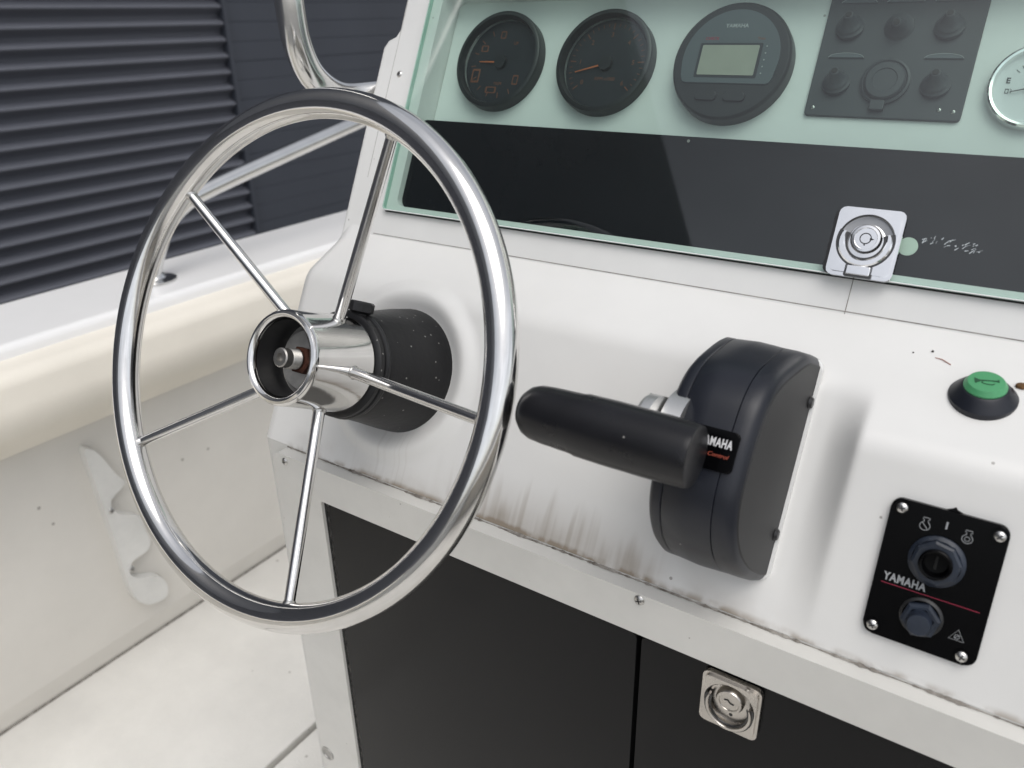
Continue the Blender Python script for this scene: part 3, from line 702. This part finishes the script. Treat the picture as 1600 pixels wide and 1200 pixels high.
# ================================================================== steering column and wheel
WC = Vector((-0.43890948, 0.34531481, -0.22169431)); WN = Vector((0.01222403, -0.90730552, 0.42029427))
WA = Vector((0.99990925, 0.01347167, 0)); WB = WN.cross(WA)
WM = Matrix(((WA.x, WB.x, WN.x, WC.x), (WA.y, WB.y, WN.y, WC.y), (WA.z, WB.z, WN.z, WC.z), (0, 0, 0, 1)))
colm = thing('steering_column', 'black rubber covered steering column stub between the wheel hub and dash', 'steering column', WM)
finish(lathe([(0.0405, -0.064), (0.0428, -0.067), (0.0438, -0.075), (0.0472, -0.095), (0.0520, -0.12), (0.0555, -0.145), (0.0560, -0.185)], 56), 'column_cover', 'rubber', colm)
finish(lathe([(0.030, -0.056), (0.0395, -0.0565), (0.0425, -0.0585), (0.0425, -0.0625), (0.040, -0.0645)], 56), 'clamp_ring', 'rubber', colm)
finish(lathe([(0.0390, -0.0635), (0.0432, -0.0648), (0.0440, -0.0665), (0.0430, -0.0695), (0.040, -0.0705)], 56), 'clamp_ring', 'blk', colm)
kn = bmesh.new(); 
lathe([(0, 0.0120), (0.0085, 0.0118), (0.0098, 0.0105), (0.0098, 0.004), (0.0080, 0.003), (0.0055, 0.002), (0.0055, -0.006)], 8, bm=kn)
KM = Matrix.Translation((0.006, 0.0400, -0.064)) @ Matrix.Rotation(-PI / 2, 4, 'X')
bmesh.ops.transform(kn, matrix=KM, verts=kn.verts); finish(kn, 'clamp_knob', 'blk', colm, smooth=25)

whl = thing('steering_wheel', 'five spoke polished stainless steering wheel with open hub', 'steering wheel', WM)
finish(torus(0.185, 0.0107, 160, 28), 'rim', 'chrome', whl, wn=False)
for k in range(5):
    a = math.radians(70.8 - 72 * k); c, s = math.cos(a), math.sin(a)
    p0 = Vector((c * 0.034, s * 0.034, -0.036)); p1 = Vector((c * 0.1755, s * 0.1755, -0.002))
    sp = finish(tube([p0, p0.lerp(p1, .3), p0.lerp(p1, .7), p1], [0.0046, 0.0044, 0.0042, 0.0040], 20), 'spoke', 'chrome', whl, wn=False)
    # weld collars at both ends
    d = (p1 - p0).normalized()
    finish(tube([p1 - d * .0022, p1 - d * .0005, p1 + d * .001], [0.0041, 0.0050, 0.0056], 20), 'weld', 'steel', sp)
    q = p0 + d * 0.0042
    finish(tube([q - d * .002, q, q + d * .0012], [0.0056, 0.0051, 0.0046], 20), 'weld', 'steel', sp)
finish(lathe([(0.0285, -0.030), (0.0285, 0.0002), (0.0290, 0.0026), (0.0302, 0.0042), (0.0320, 0.0048), (0.0338, 0.0042), (0.0350, 0.0024), (0.0355, -0.0004), (0.0356, -0.008), (0.0385, -0.052), (0.0386, -0.0545), (0.0375, -0.0555), (0.030, -0.0555)], 72), 'hub', 'chrome', whl)
finish(lathe([(0.0283, -0.026), (0.0282, -0.0002)], 56), 'hub_bore', 'blk', whl)
finish(lathe([(0, -0.0205), (0.0225, -0.0205), (0.0235, -0.0215), (0.0235, -0.026), (0.0293, -0.0265)], 48), 'hub_washer', 'washer', whl)
nb = bmesh.new()
for i in range(1): lathe([(0, -0.0135), (0.0088, -0.0135), (0.0108, -0.0148), (0.0108, -0.0204)], 6, bm=nb, mtx=Matrix.Translation((0.0008, -0.0004, 0)))
finish(nb, 'nut', 'rust', whl, smooth=20)
bt = [(0.0078, -0.012)]
for k in range(6): bt += [(0.0078, -0.011 + k * .0014), (0.0070, -0.0103 + k * .0014)]
bt += [(0.0072, -0.002), (0.0072, 0.0030), (0.0062, 0.0038), (0.0034, 0.0038), (0.0030, 0.0010), (0, 0.0008)]
finish(lathe(bt, 28), 'shaft_end', 'bolt', whl)

# curved grab rail left of the console
gr = thing('grab_rail', 'thick curved stainless grab rail beside the window post, at the top edge', 'handrail', Matrix.Identity(4))
gpth = smooth_path([(-0.640, 0.575, 0.30), (-0.632, 0.566, 0.16), (-0.622, 0.556, 0.05), (-0.62, 0.554, 0.017), (-0.62, 0.5577, -0.0205), (-0.62, 0.5729, -0.0495), (-0.618, 0.604, -0.0685), (-0.606, 0.638, -0.0705), (-0.585, 0.665, -0.067)], 10)
finish(tube(gpth, 0.0136, 24), 'pipe', 'rail', gr)

# ================================================================== engine control
DX = D28.copy()
ctl = thing('engine_control', 'black side mount throttle control with horizontal grip, right of the wheel', 'throttle control', DX)
base_prof = resample([Vector((p.x, p.y)) for p in smooth_path([(.1790, -.001, 0), (.1785, .012, 0), (.1765, .027, 0), (.1680, .047, 0), (.1540, .0715, 0), (.1385, .0840, 0), (.1200, .0890, 0), (.0990, .0910, 0), (.0790, .0900, 0), (.0600, .0820, 0), (.0440, .0650, 0), (.0330, .0410, 0), (.0280, .0190, 0), (.0265, .008, 0), (.0262, -.001, 0)], 8)], 90)
def inset_prof(d):
    o = []
    for i, p in enumerate(base_prof):
        t = (base_prof[min(i + 1, 89)] - base_prof[max(i - 1, 0)]).normalized(); n_ = Vector((t.y, -t.x))
        q = p - n_ * -d if False else p + Vector((-t.y, t.x)) * d
        k = min(1, max(0, p.y / 0.012)); o.append(Vector((q.x, p.y * (1 - k) + q.y * k)))
    return o
def slice_(secs, name, m, cap0=True, cap1=True, sm=38):
    bm = bmesh.new(); rings = []
    for x, d in secs:
        rings.append([bm.verts.new((x - 0.0085 * (p.y / .09) * sstep(-0.128, -0.108, x), p.x, p.y)) for p in inset_prof(d)])
    for A, B in zip(rings, rings[1:]):
        for i in range(89): bm.faces.new((A[i], A[i + 1], B[i + 1], B[i]))
    if cap0: bm.faces.new(rings[0][::-1])
    if cap1: bm.faces.new(rings[-1])
    return finish(bm, name, m, ctl, smooth=sm, wn=False)
slice_([(-0.1655, .0130), (-0.1652, .0080), (-0.1642, .0040), (-0.1625, .0014), (-0.1605, 0), (-0.1560, 0), (-0.1554, .0005)], 'left_shell', 'housing')
slice_([(-0.1551, .0005), (-0.1545, 0), (-0.1400, -.0010), (-0.1226, 0), (-0.1220, .0005)], 'centre_shell', 'housing')
slice_([(-0.1217, .0005), (-0.1211, 0), (-0.1140, .0001), (-0.1085, .0006), (-0.1055, .0018), (-0.1038, .0038), (-0.1030, .0060)], 'right_shell', 'housing', cap1=False)
slice_([(-0.1030, .0060), (-0.1022, .0068)], 'side_cover', 'sidelit', cap0=False, sm=25)
HM = 0.0912
for wv in (0.060, 0.148):
    finish(lathe([(0, 0.0012), (0.0032, 0.001), (0.0046, -0.001)], 14, mtx=Matrix.Translation((-0.1018, wv, 0.006)) @ Matrix.Rotation(PI / 2, 4, 'Y')), 'mounting_bolt', 'blk', ctl)
finish(prism(rrect(0.0640, 0.150, 0.008, 6, -0.1325, 0.1025), -0.0005, 0.0032, 0.001), 'mounting_gasket', 'trim', ctl)
# lever hub disc and arm (cast metal) on the left side
lv = prism(circ(0.0300, 48), -0.012, 0.0, 0.0035)
bmesh.ops.transform(lv, matrix=Matrix.Translation((-0.1650, 0.1060, 0.070)) @ Matrix.Rotation(-PI / 2, 4, 'Y'), verts=lv.verts)
LH = finish(lv, 'lever_hub', 'lever', ctl)
arm = prism(rrect(0.050, 0.086, 0.020, 8, 0, 0), 0.0, 0.0085, 0.0028)
bmesh.ops.transform(arm, matrix=Matrix.Translation((-0.1665, 0.1035, 0.072)) @ Matrix(((0, 0, -1, 0), (1, 0, 0, 0), (0, 1, 0, 0), (0, 0, 0, 1))), verts=arm.verts)
finish(arm, 'lever_arm', 'lever', ctl)
# grip: bulging cylinder with domed left end, flat right cap
GW, GH = 0.1005, 0.1250
gprof = [(0.0, -0.1115), (0.006, -0.1110), (0.0115, -0.1090), (0.0150, -0.1050), (0.0167, -0.100), (0.0174, -0.092), (0.0180, -0.072), (0.0187, -0.069), (0.0190, -0.050), (0.0187, -0.020), (0.0181, -0.004), (0.0174, -0.0005), (0.0160, 0.0)]
gb = lathe(gprof + [(0.0, 0.0002)], 48, mtx=Matrix.Translation((-0.1290, GW, GH)) @ Matrix.Rotation(PI / 2, 4, 'Y'))
gpo = finish(gb, 'grip', 'grip', ctl, smooth=30)
finish(lathe([(0.0010, 0.0003), (0.0008, 0.0002), (0.0, -0.0004)], 10, mtx=Matrix.Translation((-0.1288, GW, GH)) @ Matrix.Rotation(PI / 2, 4, 'Y')), 'grip_dimple', 'blk', gpo)
# badge on the centre shell
BM_ = Matrix.Translation((-0.1375, 0.1060, HM - 0.0004)) @ Matrix.Rotation(math.radians(-3), 4, 'X')
bd = prism(rrect(0.0395, 0.0240, 0.003, 5), -0.004, 0.0016, 0.0008); bmesh.ops.transform(bd, matrix=BM_, verts=bd.verts)
bdo = finish(bd, 'badge', 'panelblk', ctl)
def badge_text(*a, **k):
    o = text(*a, **k); o.data.transform(BM_); return o
badge_text('YAMAHA', 0.0070, 'ink', bdo, 0.0168, 0.0040, 0.0017, bold=0.00022, sx=0.62, align='RIGHT', space=1.12)
badge_text('Remote Control', 0.0033, 'inkdor2', bdo, 0.0160, -0.0030, 0.0017, shear=0.3, sx=1.15, align='RIGHT')

# ================================================================== horn button
hb = thing('horn_button', 'green horn button on a black cone base, on the shelf at the right', 'horn button', on(SH, -0.0105, -0.0530, -0.0012) @ Matrix.Rotation(math.radians(-9), 4, 'X'))
finish(lathe([(0.0186, -0.005), (0.0186, 0.0020), (0.0178, 0.0030), (0.0150, 0.0062), (0.0128, 0.0085), (0.0118, 0.0090), (0.0, 0.0090)], 48), 'button_base', 'housing', hb)
cap = finish(lathe([(0.0116, 0.0085), (0.0117, 0.0100), (0.0098, 0.0128), (0.0088, 0.0130), (0.0, 0.0134)], 48), 'button_cap', 'green', hb)
hn = bmesh.new()
prism([(-0.0062, 0.0022), (-0.0035, 0.0006), (0.0052, 0.0006), (0.0066, 0.0016), (0.0066, -0.0008), (0.0052, -0.0002), (-0.0030, -0.0004), (-0.0060, -0.0024)], 0.0131, 0.0136, 0, hn, mtx=Matrix.Rotation(math.radians(12), 4, 'Z'))
tube(smooth_path([(-0.0015, -0.0006, .0134), (-0.0022, -0.0022, .0134), (0.0, -0.0030, .0134), (0.0032, -0.0028, .0134), (0.0044, -0.0014, .0134)], 5), 0.00026, 6, False, hn)
finish(hn, 'horn_symbol', 'greendk', cap, smooth=0)

# ================================================================== ignition panel
ign = thing('ignition_panel', 'black key switch panel with round key socket, push button and four screws', 'switch panel', D18)
pp = prism(rrect(0.0610, 0.0850, 0.0060, 8, -0.0105, 0.0645), -0.0008, 0.0034, 0.0014)
finish(pp, 'plate', 'panelblk', ign)
# slight twist like the photographed one is left out; screws sit in shallow cups
for (x, s), rt in (((-0.0350, 0.1015), .3), ((0.0152, 0.1005), .9), ((-0.0355, 0.0272), .5), ((0.0125, 0.0268), 1.2)):
    finish(ringprism(circ(0.0046, 24, x, s), circ(0.0036, 24, x, s), 0.0030, 0.0042, 0.0004), 'screw_cup', 'panelblk', ign)
    screw(ign, x, s, 0.0040, 0.0033, 'steel', rot=rt)
# key switch
hx = lathe([(0.0150, 0.0030), (0.0150, 0.0052), (0.0140, 0.0062), (0.0128, 0.0068)], 48, mtx=Matrix.Translation((-0.0112, 0.0765, 0)))
ks = finish(hx, 'key_switch', 'bluerub', ign)
hx = lathe([(0.0136, 0.0055), (0.0132, 0.0095), (0.0118, 0.0105), (0.0085, 0.0105), (0.0078, 0.0098)], 8, mtx=Matrix.Translation((-0.0112, 0.0765, 0)) @ Matrix.Rotation(.2, 4, 'Z')); finish(hx, 'hex_nut', 'bluerub', ks, smooth=25)
finish(lathe([(0.0088, 0.0098), (0.0088, 0.0128), (0.0080, 0.0135), (0.0070, 0.0132), (0.0060, 0.0070), (0.0, 0.0068)], 40, mtx=Matrix.Translation((-0.0112, 0.0765, 0))), 'key_collar', 'panelblk', ks)
kh = bmesh.new(); prism(rrect(0.0014, 0.0080, 0.0004, 3, -0.0112, 0.0765), 0.0064, 0.0071, 0, kh); finish(kh, 'keyhole', 'gap', ks, smooth=0)
# push button
pb_ = finish(lathe([(0.0118, 0.0032), (0.0116, 0.0046), (0.0100, 0.0054)], 36, mtx=Matrix.Translation((-0.0118, 0.0418, 0))), 'push_button', 'blk', ign)
finish(lathe([(0.0108, 0.0045), (0.0108, 0.0078), (0.0092, 0.0094), (0.0074, 0.0094)], 6, mtx=Matrix.Translation((-0.0118, 0.0410, 0)) @ Matrix.Rotation(.25, 4, 'Z')), 'hex_nut', 'bluerub', pb_, smooth=25)
finish(lathe([(0.0066, 0.0085), (0.0066, 0.0165), (0.0058, 0.0178), (0, 0.0181)], 32, mtx=Matrix.Translation((-0.0118, 0.0410, 0))), 'plunger', 'bluerub', pb_)
text('YAMAHA', 0.0067, 'inkdim', ign, -0.0245, 0.0590, 0.0035, bold=0.00024, sx=0.76, space=1.12)
finish(box(-0.0365, 0.0155, 0.05483, 0.05518, 0.0034, 0.00355), 'red_line', 'inkred', ign, smooth=0)
sy = bmesh.new()
def ol_(pts, z=.00352, w=.00018, bm=None, closed=True): tube([(x, y, z) for x, y in pts], w, 6, closed, bm)
for cx_, cs in ((-0.0215, 0.0955), (0.0005, 0.0948)):
    pts = [(cx_ + 0.0027 * math.cos(a), cs - 0.0008 + 0.0025 * math.sin(a)) for a in [math.radians(70 + 320 * k / 18 + 40) for k in range(17)]]
    ol_(pts + [(cx_ + .0012, cs + .0020), (cx_ + .0012, cs + .0030), (cx_ + .0018, cs + .0030), (cx_ + .0018, cs + .0042), (cx_ - .0016, cs + .0042), (cx_ - .0016, cs + .0030), (cx_ - .001, cs + .0030)], bm=sy, w=.0002)
ol_([(-0.0233, 0.0968), (-0.0198, 0.0930)], bm=sy, closed=False, w=.0002)
ol_(circ(.0013, 14, 0.0005, 0.0940), bm=sy, w=.00018)
prism([(-0.0112, 0.0962), (-0.0102, 0.0962), (-0.0102, 0.1005), (-0.0112, 0.1005)], 0.0034, 0.0036, 0, sy)
ol_([(0.0040, 0.0352), (0.0118, 0.0352), (0.0079, 0.0415)], bm=sy, w=.0002)
ol_(circ(.0013, 12, 0.0079, 0.0372), bm=sy, w=.00016); ol_([(0.0066, 0.0362), (0.0092, 0.0384)], bm=sy, closed=False, w=.00016)
finish(sy, 'printed_symbols', 'inkdim', ign, smooth=0)
# torn bit of gasket sticking out above the plate
gq = bmesh.new(); vs = [gq.verts.new(p) for p in ((-0.015, 0.1062, .0005), (-0.010, 0.1085, .0008), (-0.0085, 0.1098, .0012), (-0.0075, 0.1083, .0008), (-0.002, 0.1062, .0005))]; gq.faces.new(vs)
bmesh.ops.solidify(gq, geom=gq.faces, thickness=0.0010); finish(gq, 'torn_gasket', 'blk', ign, smooth=0)

# ================================================================== instruments behind the glass
GP = -0.030
def at_panel(x, s): return on(G, x, s, GP)
def bezel(parent, r, depth, m='gauge'):
    finish(lathe([(r, 0), (r, depth * .72), (r * .985, depth * .92), (r * .95, depth), (r * .90, depth), (r * .865, depth * .62), (r * .855, depth * .5)], 72), 'bezel', m, parent)
def tick_ring(parent, r0, r1, a0, a1, n, m, wd, name='scale_marks', z=.0032):
    bm = bmesh.new()
    for k in range(n):
        a = math.radians(a0 + (a1 - a0) * k / (n - 1))
        prism([(r0, -wd), (r1, -wd), (r1, wd), (r0, wd)], z, z + .0002, 0, bm, mtx=Matrix.Rotation(a, 4, 'Z'))
    return finish(bm, name, m, parent, smooth=0)
def needle(parent, ang, L, m='needle', z=.0042, w=.0011):
    nb = bmesh.new(); prism([(-0.006, -w * .7), (L, -w * .35), (L, w * .35), (-0.006, w)], z, z + .0006, 0, nb, mtx=Matrix.Rotation(math.radians(ang), 4, 'Z'))
    o = finish(nb, 'needle', m, parent, smooth=0); return o
# trim meter
g1 = thing('trim_gauge', 'leftmost round black gauge, its orange needle level and pointing left', 'gauge', at_panel(-0.4575, 0.1555), 'gauges behind the glass lid'); R1 = 0.0455
bezel(g1, R1, 0.012); finish(lathe([(R1 * .86, .003), (0, .003)], 48), 'dial', 'face', g1, smooth=0)
needle(g1, 180, 0.024); finish(lathe([(.0065, .003), (.006, .0062), (0, .0066)], 24), 'needle_cap', 'gauge', g1)
tick_ring(g1, .0285, .0335, 120, 300, 9, 'inkdor', .0004)
gb1 = bmesh.new(); 
for (cx_, cs, w_, h_) in ((-.026, -.013, .009, .013), (-.005, -.026, .012, .006), (-.022, .013, .008, .006), (-.004, .026, .006, .007), (.020, -.016, .006, .009)):
    ringprism(rrect(w_, h_, .001, 3, cx_, cs), rrect(w_ * .72, h_ * .72, .0008, 3, cx_, cs), .0031, .0034, 0, gb1)
finish(gb1, 'boat_symbols', 'inkdor', g1, smooth=0)
text('TRIM', .0042, 'inkdor', g1, .001, -.020, .0032); text('UP', .0042, 'inkdor', g1, .012, .018, .0032)
finish(lathe([(R1 * .88, .0085), (0, .0090)], 48), 'lens', 'lens', g1)
# rpm gauge
g2 = thing('analogue_tachometer', 'second round black gauge with orange needle pointing down to the left', 'gauge', at_panel(-0.3475, 0.1555), 'gauges behind the glass lid'); R2 = 0.0450
bezel(g2, R2, 0.012); finish(lathe([(R2 * .86, .003), (0, .003)], 48), 'dial', 'face', g2, smooth=0)
needle(g2, 196, 0.029); finish(lathe([(.0065, .003), (.006, .0062), (0, .0066)], 24), 'needle_cap', 'gauge', g2)
tick_ring(g2, .0325, .0355, 220, -40, 31, 'inkdor', .00025); tick_ring(g2, .0300, .0355, 220, -40, 7, 'inkdor', .0005, 'major_marks')
for k in range(7):
    a = math.radians(220 - 260 * k / 6); text(str(k), .0058, 'inkdor', g2, .0255 * math.cos(a), .0255 * math.sin(a), .0032, name='numeral')
text('RPM x1000', .0042, 'inkdor', g2, .002, -.013, .0032)
finish(lathe([(R2 * .88, .0085), (0, .0090)], 48), 'lens', 'lens', g2)
# digital tach
g3 = thing('digital_gauge', 'large round digital gauge with olive display and two buttons below', 'gauge', at_panel(-0.2345, 0.1555), 'gauges behind the glass lid'); R3 = 0.0468
finish(lathe([(R3, 0), (R3, .010), (R3 * .98, .0125), (R3 * .95, .0135), (0, .0137)], 72), 'body', 'gauge', g3)
fp = [(0.0385 * math.cos(math.radians(a)), 0.0385 * math.sin(math.radians(a)) + .001) for a in range(-24, 205, 6)]
fp = [(0.0350, -0.0175), (0.0372, -0.0125)] + [p for p in fp if p[1] > -0.012] + [(-0.0372, -0.0125), (-0.0350, -0.0175), (-0.0325, -0.0185), (0.0325, -0.0185)]
finish(prism(fp, .0130, .0146, .0005), 'display_window', 'tachface', g3)
finish(prism(rrect(.0500, .0270, .001, 3, -.001, -.0005), .0140, .0149, 0), 'screen_surround', 'face', g3)
finish(prism(rrect(.0455, .0235, .001, 3, -.001, -.0005), .0145, .0152, 0), 'screen', 'lcd', g3)
text('YAMAHA', .0044, 'inkdim', g3, .0, .0265, .0147, bold=.0001)
text('CHECK', .0034, 'inkred', g3, -.0175, .0165, .0147); text('Trim', .0030, 'inkdor', g3, .0215, .0165, .0147)
dt = bmesh.new()
for k in range(5): lathe([(0, .0150), (.0006, .0150), (.0006, .0145)], 8, bm=dt, mtx=Matrix.Translation((.0272, .0105 - .0052 * k, 0)))
finish(dt, 'indicator_dots', 'inkdim', g3, smooth=0)
for x in (-.0125, .0105): finish(prism(rrect(.0175, .0070, .0025, 5, x, -.0285), .0130, .0152, .0008), 'button', 'gauge', g3)
# toggle switch plate
sw = thing('toggle_panel', 'slate switch plate with rubber toggle boots and a round socket cap', 'switch panel', G)
sx0, sx1, ss0, ss1 = -0.1715, -0.0665, 0.1195, 0.229
sp2 = prism(rrect(sx1 - sx0, ss1 - ss0, .003, 4, (sx0 + sx1) / 2, (ss0 + ss1) / 2), GP, GP + .0028, .0007); finish(sp2, 'plate', 'swplate', sw)
zt = GP + .0028
for i, (x, s) in enumerate([(-.1535, .1850), (-.1200, .1850), (-.0875, .1850), (-.1535, .1440), (-.0870, .1440)]):
    lean = Matrix.Translation((x, s, zt)) @ Matrix.Rotation(math.radians(-16 if i != 1 else 10), 4, 'X')
    b_ = finish(lathe([(.0100, -.001), (.0098, .0012), (.0082, .0022), (.0078, .0030), (.0084, .0038), (.0074, .0050), (.0060, .0060), (.0042, .0100), (.0036, .0125), (.0028, .0135), (0, .0138)], 28, mtx=lean), 'toggle_boot', 'swplate', sw)
    finish(lathe([(0, .0142), (.0022, .0141), (.0022, .0125)], 12, mtx=lean), 'boot_tip', 'gap', b_)
def lens_bar(x, s):
    b_ = bmesh.new(); n = 14; W_ = .0125
    top = [(x + W_ * (2 * k / n - 1), s + .0032 * math.sqrt(max(0, 1 - (2 * k / n - 1) ** 2))) for k in range(n + 1)]
    prism(top[::-1] + [], zt - .0003, zt + .0012, 0.0004, b_); finish(b_, 'label_lens', 'tachface', sw)
    a_ = tube([(px_, ps + .0002, zt + .0013) for px_, ps in top], .00022, 6); finish(a_, 'lens_rim', 'inkdim', sw, smooth=0)
for x, s in ((-.1510, .1625), (-.0860, .1625), (-.1510, .2030), (-.1195, .2030), (-.0880, .2030)): lens_bar(x, s)
sc_ = finish(lathe([(.0165, -.0005), (.0165, .0022), (.0150, .0030), (.0140, .0022), (.0135, .0038), (.0125, .0048), (.0085, .0050), (.0080, .0044), (0, .0044)], 44, mtx=Matrix.Translation((-.1200, .1455, zt))), 'socket_cap', 'swplate', sw)
finish(prism(rrect(.0100, .0075, .0012, 3, -.1215, .1280), zt - .0003, zt + .0035, .0008), 'cap_tab', 'swplate', sc_)
for x, s in ((sx0 + .0055, ss0 + .0060), (sx1 - .0055, ss0 + .0065), (sx1 - .0145, ss0 + .0075), (sx0 + .0055, ss1 - .006), (sx1 - .0055, ss1 - .006)): screw(sw, x, s, zt, .0016, 'steel')
# fuel gauge at the frame edge
g4 = thing('fuel_gauge', 'white faced chrome rimmed fuel gauge cut by the right edge of the photo', 'gauge', at_panel(-0.0270, 0.1445), 'gauges behind the glass lid'); R4 = .0285
finish(lathe([(R4, 0), (R4, .004), (R4 * .985, .0062), (R4 * .94, .0072), (R4 * .89, .0066), (R4 * .86, .0040), (R4 * .85, .002)], 64), 'bezel', 'plated', g4)
finish(lathe([(R4 * .87, .0022), (0, .0022)], 48), 'dial', 'white', g4, smooth=0)
text('E', .0052, 'inkblk', g4, -.0170, .0040, .0024, bold=.00015); text('F', .0042, 'inkblk', g4, .0165, .0035, .0024); text('1/2', .0036, 'inkblk', g4, 0, .0165, .0024)
tick_ring(g4, .0150, .0180, 40, 140, 9, 'inkblk', .0002, z=.0023)
fpb = bmesh.new(); ringprism(rrect(.0022, .0032, .0002, 2, -.0165, -.0030), rrect(.0014, .0022, .0002, 2, -.0165, -.0030), .0023, .0025, 0, fpb); tube([(-.0150, -.0040, .0024), (-.0140, -.0040, .0024), (-.0140, -.0018, .0024), (-.0148, -.0014, .0024)], .00018, 6, False, fpb)
finish(fpb, 'pump_symbol', 'inkblk', g4, smooth=0)
needle(g4, 195, .0150, 'inkblk', z=.0036, w=.0006); finish(lathe([(.0052, .0023), (.005, .0050), (0, .0054)], 24), 'needle_cap', 'blk', g4)
finish(lathe([(R4 * .87, .0055), (0, .0058)], 48), 'lens', 'lens', g4)

# ================================================================== litter on the shelf
def litter(o, label, cat): return tag(o, label, cat)
sdm = bmesh.new(); bmesh.ops.create_icosphere(sdm, subdivisions=2, radius=0.0021)
for v in sdm.verts: v.co *= 1 + 0.35 * noise.noise(v.co * 900); v.co.x *= 1.5
o = finish(sdm, 'seed', 'leaf', smooth=30); o.matrix_world = on(SH, 0.0072, -0.0395, 0.0012); litter(o, 'small brown seed lying on the white shelf beyond the horn button', 'seed')
tw = tube([(0, 0, 0), (.004, -.0006, .0002), (.0095, -.0036, 0)], [.00022, .00028, .0003], 6); o = finish(tw, 'twig', 'twig', smooth=40); o.matrix_world = on(SH, -0.0415, -0.0285, 0.0003); litter(o, 'tiny reddish twig lying on the white shelf', 'twig')
for x, s, r, l in ((-0.0440, -0.0235, .0009, 'dark crumb of dirt on the white shelf near the twig, the bigger one'), (-0.0545, -0.0275, .0006, 'tiny dark crumb of dirt on the white shelf left of the twig')):
    cm = bmesh.new(); bmesh.ops.create_icosphere(cm, subdivisions=1, radius=r); o = finish(cm, 'crumb', 'dirt', smooth=30); o.matrix_world = on(SH, x, s, r * .4); litter(o, l, 'crumb')
